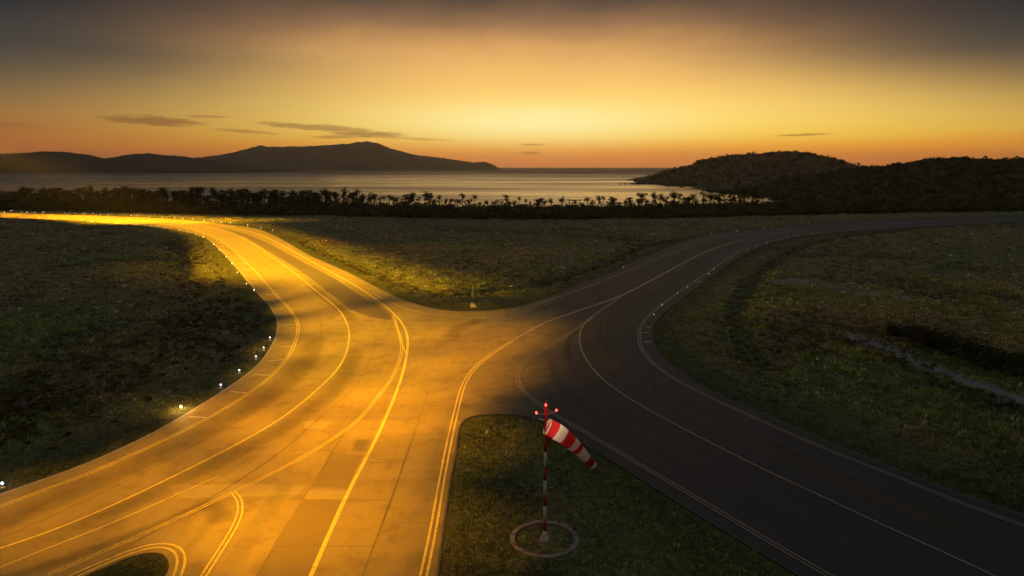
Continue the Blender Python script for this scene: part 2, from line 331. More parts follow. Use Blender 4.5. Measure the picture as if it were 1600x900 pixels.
    bars_left=[(-73.75,172.49),(-60.64,149.27),(-56.38,141.23),(-52.22,133.14),(-46.15,121.49),(-38.18,106.49),(-33.21,95.59),(-28.66,85.19),(-25.15,74.77),(-24.67,69.09),(-24.42,63.96),(-24.63,58.8),(-25.39,52.59)],
    bars_right=[(32.72,118.71),(48.42,150.34),(17.15,84.13),(16.33,81.1),(15.64,76.77)],
)
RIDGES = dict(
    near_island=[(-3025,2900,14.57),(-2834,2900,33),(-2616,2900,56.64),(-2374,2900,72.36),(-2134,2900,69.74),(-2027,2900,74.97),(-1906,2900,81.51),(-1840,2900,74.97),(-1736,2900,46.14),(-1670,2900,46.14),(-1601,2900,61.88),(-1534,2900,72.36),(-1481,2900,68.43),(-1388,2900,59.26),(-1256,2900,43.51),(-1150,2900,25.1),(-1071,2900,4.016)],
    far_island=[(-2974,5200,24.43),(-2684,5200,48.02),(-2394,5200,80.99),(-2201,5200,99.79),(-2007,5200,142),(-1885,5200,174.8),(-1814,5200,165.4),(-1528,5200,167.8),(-1240,5200,184.1),(-1144,5200,198.1),(-1073,5200,207.4),(-1002,5200,191.1),(-907.5,5200,151.4),(-717.6,5200,104.5),(-478.9,5200,76.28),(-287.6,5200,48.02),(-206.1,5200,55.09),(-143.9,5200,33.87),(-100.8,5200,5.531)],
    headland=[(187.2,1000,-4.691),(199.1,1000,-1.027),(210.9,1000,5.372),(221.8,1000,10.85),(253.8,1000,18.13),(285.5,1000,29.92),(322.1,1000,34.44),(363.4,1000,36.25),(390.6,1000,41.66),(413.8,1000,38.96),(441.8,1000,33.54),(479.6,1000,22.67),(503.2,1000,16.31),(554.5,1000,10.85),(629.1,1000,5.372)],
    slope=[(184.4,620,-6.137),(201.5,620,-2.139),(229.9,620,3.555),(258.2,620,9.231),(286.5,620,14.32),(312,620,17.71),(343.1,620,21.09),(365.7,620,24.47),(393.8,620,27.83),(411.2,620,26.15),(425.8,620,23.34),(442.8,620,24.47),(456.8,620,26.71),(490.7,620,28.95),(541.7,620,31.19),(598.9,620,30.07)],
)
for _k in PLAN: PLAN[_k] = np.array(PLAN[_k], float)

# ------------------------------------------------------------------ materials of the ground
def mat_pavement():
    m, n, b = material('weathered_pavement', 0.75, 0.4)
    g = n.node('ShaderNodeNewGeometry'); pos = g.outputs['Position']
    s = n.node('ShaderNodeSeparateXYZ'); n.l.new(pos, s.inputs[0])
    # light's fade eastward painted into the pavement colour; fade centre x for each y
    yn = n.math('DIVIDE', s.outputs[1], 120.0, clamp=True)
    fade_x = n.ramp(yn, [(y / 120.0, ((x + 10) / 20,) * 3) for y, x in ((30, -4.0), (52, -3.4), (60, -1.6), (68, 0.6), (77, 3.2), (86, 3.4), (96, 1.5))])
    sx = n.math('SUBTRACT', n.math('MULTIPLY', fade_x, 20.0), 10.0)
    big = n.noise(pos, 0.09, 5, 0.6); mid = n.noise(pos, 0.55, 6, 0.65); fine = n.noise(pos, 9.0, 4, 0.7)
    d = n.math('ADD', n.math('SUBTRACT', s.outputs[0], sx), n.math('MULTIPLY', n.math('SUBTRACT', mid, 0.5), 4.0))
    dimming = n.smooth(d, -4.5, 7.5)
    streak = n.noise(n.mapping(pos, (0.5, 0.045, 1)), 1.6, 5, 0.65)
    lit_pave = n.mix(big, (0.26, 0.19, 0.050), (0.37, 0.28, 0.075))
    lit_pave = n.mix(n.smooth(mid, 0.46, 0.72), lit_pave, (0.22, 0.16, 0.045))
    lit_pave = n.mix(n.math('MULTIPLY', n.smooth(streak, 0.48, 0.75), 0.45), lit_pave, (0.18, 0.13, 0.04))
    lit_pave = n.mix(n.math('MULTIPLY', n.smooth(fine, 0.35, 0.8), 0.35), lit_pave, (0.19, 0.14, 0.045))
    dim_pave = n.mix(big, (0.016, 0.0155, 0.0165), (0.030, 0.028, 0.027))
    dim_pave = n.mix(n.math('MULTIPLY', n.smooth(mid, 0.5, 0.8), 0.6), dim_pave, (0.050, 0.046, 0.043))
    dim_pave = n.mix(n.math('MULTIPLY', n.smooth(streak, 0.5, 0.75), 0.7), dim_pave, (0.026, 0.025, 0.026))
    n.put(b.inputs['Base Color'], n.mix(dimming, lit_pave, dim_pave))
    bp = n.node('ShaderNodeBump'); bp.inputs['Strength'].default_value = 0.12; bp.inputs['Distance'].default_value = 0.02
    n.put(bp.inputs['Height'], n.math('ADD', fine, n.noise(pos, 40.0, 2)))
    n.l.new(bp.outputs[0], b.inputs['Normal'])
    n.put(b.inputs['Roughness'], n.math('ADD', 0.62, n.math('MULTIPLY', mid, 0.3)))
    return m
def mat_patch(name, c0, c1):
    m, n, b = material(name, 0.7, 0.3)
    g = n.node('ShaderNodeNewGeometry'); pos = g.outputs['Position']
    f = n.noise(pos, 0.8, 6, 0.65); q = n.noise(pos, 11.0, 4, 0.7)
    n.put(b.inputs['Base Color'], n.mix(n.math('MULTIPLY', q, 0.4), n.mix(f, c0, c1), tuple(v * 0.55 for v in c0)))
    return m
def mat_paint(name, c):
    m, n, b = material(name, 0.55, 0.4)
    g = n.node('ShaderNodeNewGeometry'); pos = g.outputs['Position']
    wear = n.math('MAXIMUM', n.smooth(n.noise(pos, 3.5, 7, 0.75), 0.48, 0.68), n.math('MULTIPLY', n.smooth(n.noise(pos, 0.25, 5, 0.7), 0.5, 0.7), 0.6))
    n.put(b.inputs['Base Color'], n.mix(n.math('MULTIPLY', wear, 0.75), c, (0.13, 0.115, 0.09)))
    return m
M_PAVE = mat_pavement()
M_YELLOW = mat_paint('worn_yellow_paint', (0.80, 0.62, 0.07))
M_FADED = mat_paint('faded_paint', (0.28, 0.235, 0.15))
M_CREAM_LINE = mat_paint('cream_line_paint', (0.50, 0.43, 0.28))
M_WHITEP = mat_paint('white_paint', (0.72, 0.70, 0.62))
M_JOINT = plain('joint_sealant', (0.14, 0.104, 0.04), 0.8)
M_CRACK = plain('tar_crack_seal', (0.006, 0.006, 0.006), 0.5)
M_KERB = plain('pale_pavement_edge', (0.36, 0.31, 0.26), 0.85, 0.3, 2.0)
M_LIP = plain('dusty_pavement_edge', (0.085, 0.075, 0.062), 0.9, 0.3, 2.0)
M_ASPH = mat_patch('dark_asphalt_lane', (0.13, 0.10, 0.04), (0.18, 0.14, 0.055))
M_DARKP = mat_patch('stained_concrete', (0.22, 0.16, 0.045), (0.28, 0.21, 0.06))
M_PALEP = mat_patch('pale_concrete', (0.34, 0.27, 0.09), (0.45, 0.36, 0.12))

def mat_ground():
    m, n, b = material('rough_grassland', 0.95, 0.1)
    g = n.node('ShaderNodeNewGeometry'); pos = g.outputs['Position']
    a = n.node('ShaderNodeAttribute', attribute_name='tint')
    big = n.noise(pos, 0.05, 5, 0.6); mid = n.noise(pos, 0.6, 6, 0.7); fine = n.noise(pos, 6.0, 5, 0.7)
    c = n.mix(n.smooth(big, 0.38, 0.62), (0.145, 0.160, 0.058), (0.205, 0.165, 0.080))
    c = n.mix(n.smooth(mid, 0.45, 0.7), c, (0.050, 0.050, 0.022))
    c = n.mix(n.math('MULTIPLY', n.smooth(fine, 0.4, 0.7), 0.6), c, (0.210, 0.175, 0.095))
    sp = n.node('ShaderNodeSeparateColor'); n.l.new(a.outputs['Color'], sp.inputs[0])
    c = n.mix(n.math('MULTIPLY', sp.outputs[0], n.smooth(n.math('ADD', mid, n.math('MULTIPLY', fine, 0.4)), 0.4, 0.75)), c, (0.21, 0.21, 0.22))
    c = n.mix(n.math('MULTIPLY', sp.outputs[1], 0.8), c, (0.022, 0.022, 0.012))
    c = n.mix(n.math('MULTIPLY', sp.outputs[2], 0.8), c, (0.050, 0.060, 0.022))
    n.put(b.inputs['Base Color'], c)
    bp = n.node('ShaderNodeBump'); bp.inputs['Strength'].default_value = 0.6; bp.inputs['Distance'].default_value = 0.12
    n.put(bp.inputs['Height'], n.math('ADD', fine, n.math('MULTIPLY', mid, 1.5))); n.l.new(bp.outputs[0], b.inputs['Normal'])
    return m
def mat_leaf(name, c, trans=0.25, rough=0.75):
    """foliage coloured by the per-point tint"""
    m = bpy.data.materials.new(name); m.use_nodes = True; n = NT(m.node_tree); n.n.clear()
    a = n.node('ShaderNodeAttribute', attribute_name='tint')
    cc = n.mix(1.0, c, a.outputs['Color'], 'MULTIPLY')
    d = n.node('ShaderNodeBsdfDiffuse'); n.l.new(cc, d.inputs[0])
    t = n.node('ShaderNodeBsdfTranslucent'); n.l.new(cc, t.inputs[0])
    mx = n.node('ShaderNodeMixShader'); mx.inputs[0].default_value = trans
    n.l.new(d.outputs[0], mx.inputs[1]); n.l.new(t.outputs[0], mx.inputs[2])
    o = n.node('ShaderNodeOutputMaterial'); n.l.new(mx.outputs[0], o.inputs[0])
    return m
M_GROUND = mat_ground()
M_GRASS = mat_leaf('grass_blades', (1, 1, 1), 0.3)
M_LEAF = mat_leaf('dark_foliage', (0.098, 0.100, 0.048), 0.3)
M_PALM = mat_leaf('palm_fronds', (0.070, 0.072, 0.038), 0.25)
M_BARK = plain('bark', (0.07, 0.055, 0.04), 0.9)

# ------------------------------------------------------------------ pavement
E1 = np.vstack([[(-420, 303), (-330, 297), (-260, 284)], PLAN['E1'], [(-36, 33), (-44, 20), (-55, 0), (-70, -45)]])
E2 = np.vstack([[(-420, 330), (-340, 325), (-280, 316)], PLAN['E2'], [(250, 293), (330, 305), (430, 318)]])
E3 = np.vstack([[(430, 285), (330, 275), (250, 262)], PLAN['E3'], [(33.5, 31), (38.5, 22), (46, 8), (56, -15), (66, -45)]])
E4 = np.vstack([[(-3.3, 14), (-3.5, 24)], PLAN['E4'], [(17.5, 24.5), (20.5, 18)]])
E5 = np.vstack([[(-19.5, 25.0), (-21.9, 29)], PLAN['E5'], [(-16.9, 28)]])
E1, E2, E3, E4 = [relax(spline(e, 0.8), 6) for e in (E1, E2, E3, E4)]
E4 = np.vstack([E4, spline([(20.5, 18), (19, 12), (12, 8.5), (3, 8), (-2, 10), (-3.3, 14)], 1.0)[1:-1]])
E5 = relax(spline(np.vstack([E5, E5[:1]]), 0.3), 3)[:-1]
OUT = np.vstack([E2, E3, E1[::-1]])
def fill(loops, z, depth):
    """flat polygon with holes and a skirt going down"""
    bm = bmesh.new(); edges = []; rings = []
    for L in loops:
        vs = [bm.verts.new((x, y, z)) for x, y in L]; rings.append(vs)
        for i in range(len(vs)): edges.append(bm.edges.new((vs[i], vs[(i + 1) % len(vs)])))
    bmesh.ops.triangle_fill(bm, edges=edges, use_beauty=True, use_dissolve=False, normal=(0, 0, 1))
    for vs in rings:
        lo = [bm.verts.new((v.co.x, v.co.y, z - depth)) for v in vs]
        for i in range(len(vs)):
            j = (i + 1) % len(vs); bm.faces.new((vs[i], vs[j], lo[j], lo[i]))
    bmesh.ops.recalc_face_normals(bm, faces=bm.faces)
    me = bpy.data.meshes.new('sheet'); bm.to_mesh(me); bm.free(); return me
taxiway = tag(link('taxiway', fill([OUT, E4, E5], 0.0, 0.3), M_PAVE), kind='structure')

def ribbon(P, w, z, off=0.0, taper=False):
    n2 = normals2(P); A = P + n2 * (off + w / 2); B = P + n2 * (off - w / 2); k = len(P)
    V = np.zeros((2 * k, 3)); V[:k, :2] = A; V[k:, :2] = B; V[:, 2] = z
    F = [(i, k + i, k + i + 1, i + 1) for i in range(k - 1)]
    return mesh_np('ribbon', V, F)
def on_pavement(x, y): return inside(x, y, OUT) & ~inside(x, y, E4) & ~inside(x, y, E5)
EDGES = [E1[::2], E2[::2], E3[::2], np.vstack([E4, E4[:1]])[::2], np.vstack([E5, E5[:1]])]
def edge_dist(x, y):
    d = dist_line(x, y, EDGES[0])
    for e in EDGES[1:]: d = np.minimum(d, dist_line(x, y, e))
    return d
zc = [0.004]
def mark(name, key, w, mat, double=0.0, ext=(0, 0), wob=0.0):
    P = PLAN[key]
    a = P[0] - (P[1] - P[0]) / np.linalg.norm(P[1] - P[0]) * ext[0]; c = P[-1] + (P[-1] - P[-2]) / np.linalg.norm(P[-1] - P[-2]) * ext[1]
    L = [P]
    if ext[0]: L.insert(0, [a])
    if ext[1]: L.append([c])
    P = relax(spline(np.vstack(L), 0.6), 12)
    for s in ((-1, 1) if double else (0,)):
        link(name, ribbon(P, w, 0.016 + zc[0], s * double / 2), mat, taxiway)
    zc[0] += 0.0006
mark('edge_line', 'L1', 0.10, M_YELLOW, 0.26, (60, 20))
mark('centre_line', 'L2', 0.16, M_YELLOW, 0, (60, 20))
mark('edge_line', 'L3', 0.24, M_YELLOW, 0, (8, 20))
mark('edge_line', 'L4', 0.08, M_YELLOW, 0.22, (0, 15))
mark('edge_line', 'LC', 0.12, M_YELLOW)
mark('lead_in_line', 'LD', 0.16, M_FADED, 0, (0, 40))
mark('edge_line', 'LO', 0.12, M_YELLOW)
PLAN['L6far'] = PLAN['L6'][:16]; PLAN['L6near'] = PLAN['L6'][15:]
mark('centre_line', 'L6far', 0.22, M_CREAM_LINE, 0, (40, 0))
mark('edge_line', 'L6near', 0.13, M_YELLOW, 0.32, (0, 20))
mark('edge_line', 'L6b', 0.09, M_FADED, 0.28, (0, 15))
mark('centre_line', 'L7', 0.13, M_FADED, 0, (0, 15))
mark('edge_line', 'L8', 0.09, M_FADED, 0.26, (40, 15))
mark('edge_line', 'L9', 0.10, M_YELLOW, 0.26, (0, 10))
mark('guide_line', 'L10', 0.09, M_YELLOW, 0, (0, 10))
mark('edge_line', 'LI', 0.13, M_YELLOW, 0.36, (6, 6))
for j, (a, c) in dict(J1=(6, 20), J2=(3, 20), J3=(0, 0), J4=(10, 0)).items(): mark('expansion_joint', j, 0.035, M_JOINT, 0, (a, c))
for k, p in enumerate(([(-15.4, 53.3), (-16.6, 45), (-19.5, 36), (-22, 30)], [(-21.4, 54.4), (-23.3, 46), (-27, 36), (-31, 29)],
                       [(-30.5, 100.3), (-44, 126), (-62, 160), (-90, 205), (-130, 241)], [(8, 108), (20, 135), (36, 162), (60, 196), (95, 225)],
                       [(14, 96), (11.6, 84), (11.4, 72), (13.4, 62), (17.5, 52), (24, 39), (29, 30)])):
    link('expansion_joint', ribbon(relax(spline(p, 1.0), 6), 0.06, 0.0135 + k * 0.0005), M_JOINT, taxiway)
for k, (x0, x1, y) in enumerate(((-12.7, -7.4, 33.5), (-12.7, -7.4, 38.6), (-12.7, -7.4, 44.0), (-7.4, -4.8, 36.0), (-7.4, -4.8, 42.5), (-7.4, -4.8, 49), (-16.5, -12.7, 38.9), (-16.0, -12.8, 46.0), (-14.8, -7.5, 52.6))):
    link('cross_joint', ribbon(np.array([(x0, y), ((x0 + x1) / 2, y + 0.03), (x1, y)]), 0.045, 0.0125), M_JOINT, taxiway)
def mat_soft(name, c0, c1, op):
    """a stain that feathers out towards its rim"""
    m = mat_patch(name, c0, c1); n = NT(m.node_tree); b = m.node_tree.nodes['Principled BSDF']
    g = n.node('ShaderNodeNewGeometry'); a = n.node('ShaderNodeAttribute', attribute_name='tint')
    f = n.math('ADD', a.outputs['Fac'], n.math('MULTIPLY', n.math('SUBTRACT', n.noise(g.outputs['Position'], 0.9, 6, 0.7), 0.5), 0.7))
    n.put(b.inputs['Alpha'], n.math('MULTIPLY', n.smooth(f, 0.0, 1.25), op)); return m
def soft_band(P, w, z):
    """strip whose tint falls from 1 on its axis to 0 at sides and ends"""
    n2 = normals2(P); k = len(P); off = np.array([-.5, -.25, 0, .25, .5]); wt = np.array([0, .75, 1, .75, 0]); w = np.broadcast_to(w, (k,))
    V = np.zeros((k, 5, 3)); V[:, :, :2] = P[:, None] + n2[:, None] * (off[None, :, None] * w[:, None, None]); V[:, :, 2] = z
    e = np.minimum(1, np.minimum(np.arange(k), np.arange(k)[::-1]) / (0.12 * k)); T = np.repeat((e[:, None] * wt)[..., None], 3, 2)
    ix = np.arange(k * 5).reshape(k, 5); F = np.stack([ix[:-1, :-1], ix[:-1, 1:], ix[1:, 1:], ix[1:, :-1]], -1).reshape(-1, 4)
    return mesh_np('band', V.reshape(-1, 3), F, False, T.reshape(-1, 3))
M_SOFT = mat_soft('rubber_stain', (0.12, 0.09, 0.035), (0.18, 0.135, 0.05), 0.32)
M_SOFTL = mat_soft('pale_scour', (0.38, 0.30, 0.10), (0.46, 0.37, 0.13), 0.35)
for k, (key, mt) in enumerate(dict(patch_lane=M_ASPH, patch_a=M_PALEP, patch_b=M_PALEP, patch_c=M_DARKP, patch_g=M_PALEP, patch_h=M_DARKP).items()):
    P = PLAN[key]
    if key == 'patch_lane': P = relax(spline(np.vstack([P, P[:1]]), 0.6), 3)[:-1]
    else:
        P = np.vstack([np.linspace(a, b, max(2, int(np.linalg.norm(b - a) / 0.3)), endpoint=False) for a, b in zip(P, np.roll(P, -1, 0))])
        P = P + rng.normal(size=P.shape) * 0.03
    link('repair_patch', fill([P], 0.004 + k * 0.0007, 0.003), mt, taxiway)
BANDS = [([(-17.6, 39.0), (-19.6, 36.4), (-22, 33.4), (-25, 30.5), (-28, 28)], 1.3, M_SOFT), ([(-18.6, 38.4), (-17.0, 36.9), (-16.6, 35.6)], 1.8, M_SOFT), ([(-11.0, 48.3), (-10.9, 45.5)], 1.6, M_SOFT),
    ([(-24.2, 82), (-22.0, 72), (-21.2, 62), (-22.4, 53), (-25, 45), (-28.2, 38), (-33, 30)], 3.4, M_SOFT), ([(-17.6, 76), (-16.4, 66), (-16.3, 58), (-17.6, 51), (-20, 44.5), (-23.2, 38), (-27, 32)], 2.6, M_SOFT),
    ([(-36, 118), (-28, 102), (-22.8, 92), (-19.6, 84)], 2.4, M_SOFT), ([(-3.5, 89), (-6.5, 84), (-7.5, 78)], 3.0, M_SOFT),
    ([(-14.4, 41.5), (-14.5, 37), (-14.2, 31)], 1.6, M_SOFTL), ([(-24.5, 36), (-22.2, 38.6), (-19.6, 42), (-17.5, 46)], 1.2, M_SOFTL), ([(-60, 150), (-72, 170), (-90, 198), (-118, 228)], 2.6, M_SOFTL), ([(-11.6, 46.6), (-10.6, 46.5)], 0.8, M_SOFTL),
    ([(12.5, 92), (9.8, 82), (9.6, 72), (11.5, 62), (15.5, 52), (22, 40), (28, 30)], 3.0, M_SOFT), ([(30, 140), (20, 119), (13, 104), (6, 92)], 2.4, M_SOFT), ([(60, 186), (45, 165), (33, 141)], 2.6, M_SOFT)]
M_SOFTR = mat_soft('pale_wheel_wear', (0.055, 0.050, 0.047), (0.085, 0.078, 0.072), 0.6)
BANDS += [([(13.6, 90), (11.2, 80), (11.0, 71), (13.2, 61), (17.3, 51), (23.8, 39), (29.5, 30)], 1.1, M_SOFTR), ([(8.2, 84), (6.4, 76), (6.2, 68), (7.4, 60), (10.5, 52), (15.5, 43), (21, 33)], 1.1, M_SOFTR), ([(4.2, 70), (4.4, 62), (6.2, 55), (9.5, 48), (14, 40), (18.5, 32)], 1.0, M_SOFTR),
    ([(70, 200), (48, 174), (34, 148), (22, 124), (12, 106)], 1.4, M_SOFTR), ([(62, 180), (46, 156), (36, 135), (26, 114), (18, 98)], 1.4, M_SOFTR), ([(24, 130), (15, 113), (8, 101), (2, 92)], 1.2, M_SOFTR), ([(19, 47), (22, 44.5)], 2.0, M_SOFTR), ([(9, 66), (11, 63)], 1.6, M_SOFTR)]
for k, (p, w, mt) in enumerate(BANDS):
    link('stain', soft_band(relax(spline(p, 0.5), 4), w, 0.0092 + k * 0.00018), mt, taxiway)
for k in range(26):   # meandering tar-sealed cracks on the east taxiway
    c = np.array([(16, 46), (12, 58), (9, 72), (12, 84), (20, 112), (30, 130), (42, 152), (6, 66), (20, 40), (24, 37), (13, 52), (3, 84), (10, 98)][k % 13], float) + rng.normal(size=2) * 2.0
    a = rng.uniform(0, math.pi); p = [c]
    for q in range(10): a += rng.normal() * 0.35; p.append(p[-1] + np.array([math.cos(a), math.sin(a)]) * 0.5)
    p = np.array(p)
    if on_pavement(p[:, 0], p[:, 1]).all() and edge_dist(p[:, 0], p[:, 1]).min() > 1.0: link('sealed_crack', ribbon(p, 0.06, 0.0126 + k * 0.00001), M_CRACK, taxiway)
# pale broken lip of the pavement
for E, off in ((E1, -0.12), (E2, 0.12), (E3, 0.12)):
    link('pavement_lip', ribbon(E, 0.20, 0.006, -off if E is E1 else -abs(off)), M_KERB if E is E1 else M_LIP, taxiway)
E4c = np.vstack([E4, E4[:1]])
link('pavement_lip', ribbon(E4c, 0.12, 0.006, 0.07), M_LIP, taxiway)
for key, E in (('bars_left', E1), ('bars_right', E3)):
    for p in PLAN[key]:
        i = int(np.argmin(((E - p) ** 2).sum(1))); d = E[i] - p; d = d / (np.linalg.norm(d) + 1e-6)
        w = max(0.8, min(1.7, np.linalg.norm(E[i] - p)))
        q = np.array([p - d * w * 0.5, p, p + d * w * 0.5])
        link('shoulder_stripe', ribbon(q, 0.16 if p[1] < 100 else 0.3, 0.0125), M_WHITEP, taxiway)

# ------------------------------------------------------------------ ground
BELT = spline(PLAN['belt'], 6.0)
ys = [-45.0]
while ys[-1] < 24: ys.append(ys[-1] + 3.0)
while ys[-1] < 470: ys.append(ys[-1] + max(0.33, 0.0115 * ys[-1]))
ys = np.array(ys); ss = np.linspace(-1.3, 1.3, 381)
GX = ss[None, :] * (ys[:, None].clip(0) + 42); GY = np.repeat(ys[:, None], len(ss), 1)
def ditch_field(x, y):
    f = np.zeros(x.shape)
    for k, w in (('ditchL', 1.1), ('ditchM1', 1.2), ('ditchM2', 1.3), ('ditchM3', 2.2), ('ditchR', 1.2), ('ditchR2', 1.4), ('ditchR3', 1.1)):
        ww = w * (1 + 0.004 * y)
        f = np.maximum(f, np.exp(-(dist_line(x + 0.9 * (fbm(x * .3, y * .3) - .5), y + 2.5 * (fbm(x * .25 + 9, y * .25) - .5), PLAN[k]) / ww) ** 2))
    return f
def ground_z(x, y, d, pav):
    rise = np.clip((d - 0.35 - 0.010 * y.clip(0)) / 5.0, 0, 1); rise = rise * rise * (3 - 2 * rise)
    z = -0.05 + rise * (0.10 + 0.9 * (fbm(x * 0.05, y * 0.05) - 0.42) + 0.5 * (fbm(x * 0.22 + 40, y * 0.22) - 0.5) + 0.28 * (fbm(x * .8, y * .8 + 7) - .5))
    z = z - rise * 0.75 * ditch_field(x, y)
    z = np.where(pav, -0.05 - np.clip(d, 0, 1) * 0.2, z)
    beach = np.clip((y - 345) / 62, 0, 1); z = z * (1 - beach) - 3.8 * beach
    near_sock = np.exp(-(((x - 1.76) ** 2 + (y - 34.1) ** 2) / 7.5) ** 2); z = z * (1 - near_sock) + 0.02 * near_sock
    return z
fx, fy = GX.ravel(), GY.ravel()
gd = edge_dist(fx, fy); gp = on_pavement(fx, fy)
gz = ground_z(fx, fy, gd, gp)
sand = np.maximum(np.exp(-(dist_line(fx + 1.2 * (fbm(fx * .5, fy * .5) - .5), fy, PLAN['stream']) / 1.5) ** 2), 0.8 * np.exp(-(dist_line(fx, fy, PLAN['sandR']) / 2.2) ** 2))
sand = np.maximum(sand, 0.7 * np.exp(-(dist_line(fx, fy, PLAN['pathL']) / 0.7) ** 2))
nr, nc = GX.shape; idx = np.arange(nr * nc).reshape(nr, nc)
GF = np.stack([idx[:-1, :-1], idx[:-1, 1:], idx[1:, 1:], idx[1:, :-1]], -1).reshape(-1, 4)
tint = np.stack([sand, 0.6 * ditch_field(fx, fy), np.exp(-(gd / 4.5) ** 2)], 1)
tag(link('ground', mesh_np('ground', np.stack([fx, fy, gz], 1), GF, True, tint), M_GROUND), kind='structure')
# ------------------------------------------------------------------ grass
def grass(n=150000):
    u = rng.uniform(-0.95, 0.95, n); v = rng.uniform(0, 1, n)
    y = 20 / (20 / 25.0 + v * (20 / 330.0 - 20 / 25.0)); x = u * (y + 6)
    k = ~on_pavement(x, y); x, y = x[k], y[k]
    d = edge_dist(x, y); k = d > 0.02 + 0.001 * y; x, y, d = x[k], y[k], d[k]
    z = ground_z(x, y, d, np.zeros(x.shape, bool))
    sandy = np.exp(-(dist_line(x, y, PLAN['stream']) / 1.3) ** 2) + 0.6 * np.exp(-(dist_line(x, y, PLAN['sandR']) / 2) ** 2) + np.exp(-((x - 1.75) ** 2 + (y - 34.07) ** 2) / 0.5)
    k = rng.random(len(x)) > sandy; x, y, z, d = x[k], y[k], z[k], d[k]
    rr_ = np.hypot(x - 1.76, y - 34.1); k = (np.abs(rr_ - 1.72) > 0.30) & ((rr_ > 1.6) | (rng.random(len(x)) < 0.9)); x, y, z, d = x[k], y[k], z[k], d[k]
    m = len(x); B = 5
    rough = np.clip((d - 4) / 6, 0, 1)
    island = inside(x, y, E4)
    rough = np.where(island, 0.15, rough)
    lump = fbm(x * 0.35, y * 0.35)
    h = (0.09 + rough * (0.10 + 0.40 * np.clip(lump - 0.3, 0, 1))) * rng.uniform(0.6, 1.4, m) * (1 + 0.001 * y)
    h = h * np.clip(0.45 + d * 0.6, 0, 1)
    rad = 0.004 * y + 0.05; bw = 0.012 + 0.0011 * y
    ang = rng.uniform(0, 2 * np.pi, (m, B)); rr = np.sqrt(rng.random((m, B))) * rad[:, None]
    bx = x[:, None] + np.cos(ang) * rr; by = y[:, None] + np.sin(ang) * rr
    fa = rng.uniform(0, 2 * np.pi, (m, B)); dx, dy = np.cos(fa) * bw[:, None], np.sin(fa) * bw[:, None]
    hh = h[:, None] * rng.uniform(0.55, 1.25, (m, B)); lean = rng.uniform(-0.5, 0.5, (m, B, 2)) * hh[..., None]
    zz = np.repeat(z[:, None], B, 1) - 0.02
    V = np.stack([np.stack([bx - dx, by - dy, zz], -1), np.stack([bx + dx, by + dy, zz], -1), np.stack([bx + lean[..., 0], by + lean[..., 1], zz + hh], -1)], 2).reshape(-1, 3)
    F = np.arange(len(V)).reshape(-1, 3)
    dry = np.clip((fbm(x * 0.045 + 3, y * 0.045) - 0.42) * 5 * rough - 0.5 * np.exp(-(x / 45) ** 2) * (y > 95) + (fbm(x * 0.4, y * 0.4 + 30) - 0.5) * 1.4, 0, 1)
    green = np.array([0.255, 0.300, 0.088]); straw = np.array([0.350, 0.265, 0.125]); dark = np.array([0.072, 0.076, 0.032])
    c = green + (straw - green) * dry[:, None]
    dk = np.clip((0.5 - lump) * 3 + (fbm(x * 0.09 + 60, y * 0.05) - 0.53) * 5, 0, 1)[:, None] * 0.8; c = c * (1 - dk) + dark * dk
    vg = np.where(island, 0.35, 1.0)[:, None] * np.exp(-(d / 4.5) ** 2)[:, None] * 0.85; c = c * (1 - vg) + np.array([0.068, 0.082, 0.030]) * vg
    c = c * np.exp(rng.normal(size=(m, 1)) * 0.42) * (0.75 + 0.5 * fbm(x * 0.9, y * 0.35 + 11))[:, None]
    return mesh_np('grass', V, F, False, np.repeat(c, B * 3, 0))
tag(link('grass', grass(), M_GRASS), 'short dark grass and dry weeds covering the airfield', 'grass', kind='stuff')

def quads(Cn, Rd, per, size, flat=0.0):
    """per random leaf quads in each ellipsoid; returns V, F and the shell position of each quad"""
    n = len(Cn); d = rng.normal(size=(n, per, 3)); d /= np.linalg.norm(d, axis=2)[..., None]
    r = rng.random((n, per, 1)) ** 0.4
    P = Cn[:, None] + d * r * Rd[:, None]
    a = rng.normal(size=(n, per, 3)); a /= np.linalg.norm(a, axis=2)[..., None]
    b = np.cross(a, rng.normal(size=(n, per, 3))); b /= np.linalg.norm(b, axis=2)[..., None]
    s = (np.asarray(size).reshape(-1, 1, 1) * rng.uniform(0.5, 1.4, (n, per, 1)))
    V = np.stack([P - a * s - b * s * .5, P + a * s - b * s * .2, P + a * s * .6 + b * s * .6, P - a * s * .5 + b * s * .5], 2).reshape(-1, 3)
    return V, np.arange(len(V)).reshape(-1, 4)
def leaf_mesh(name, Cn, Rd, per, size, base=(1, 1, 1), var=0.4):
    V, F = quads(np.asarray(Cn, float), np.asarray(Rd, float), per, size)
    t = np.repeat(rng.uniform(1 - var, 1 + var, (len(Cn), 1)), per, 0) * rng.uniform(0.75, 1.25, (len(F), 1)) * np.asarray(base)
    warm = rng.uniform(0, 1, (len(F), 1)); t = t * (1 + warm * np.array([0.25, 0.05, -0.2]))
    return mesh_np(name, V, F, False, np.repeat(t, 4, 0))

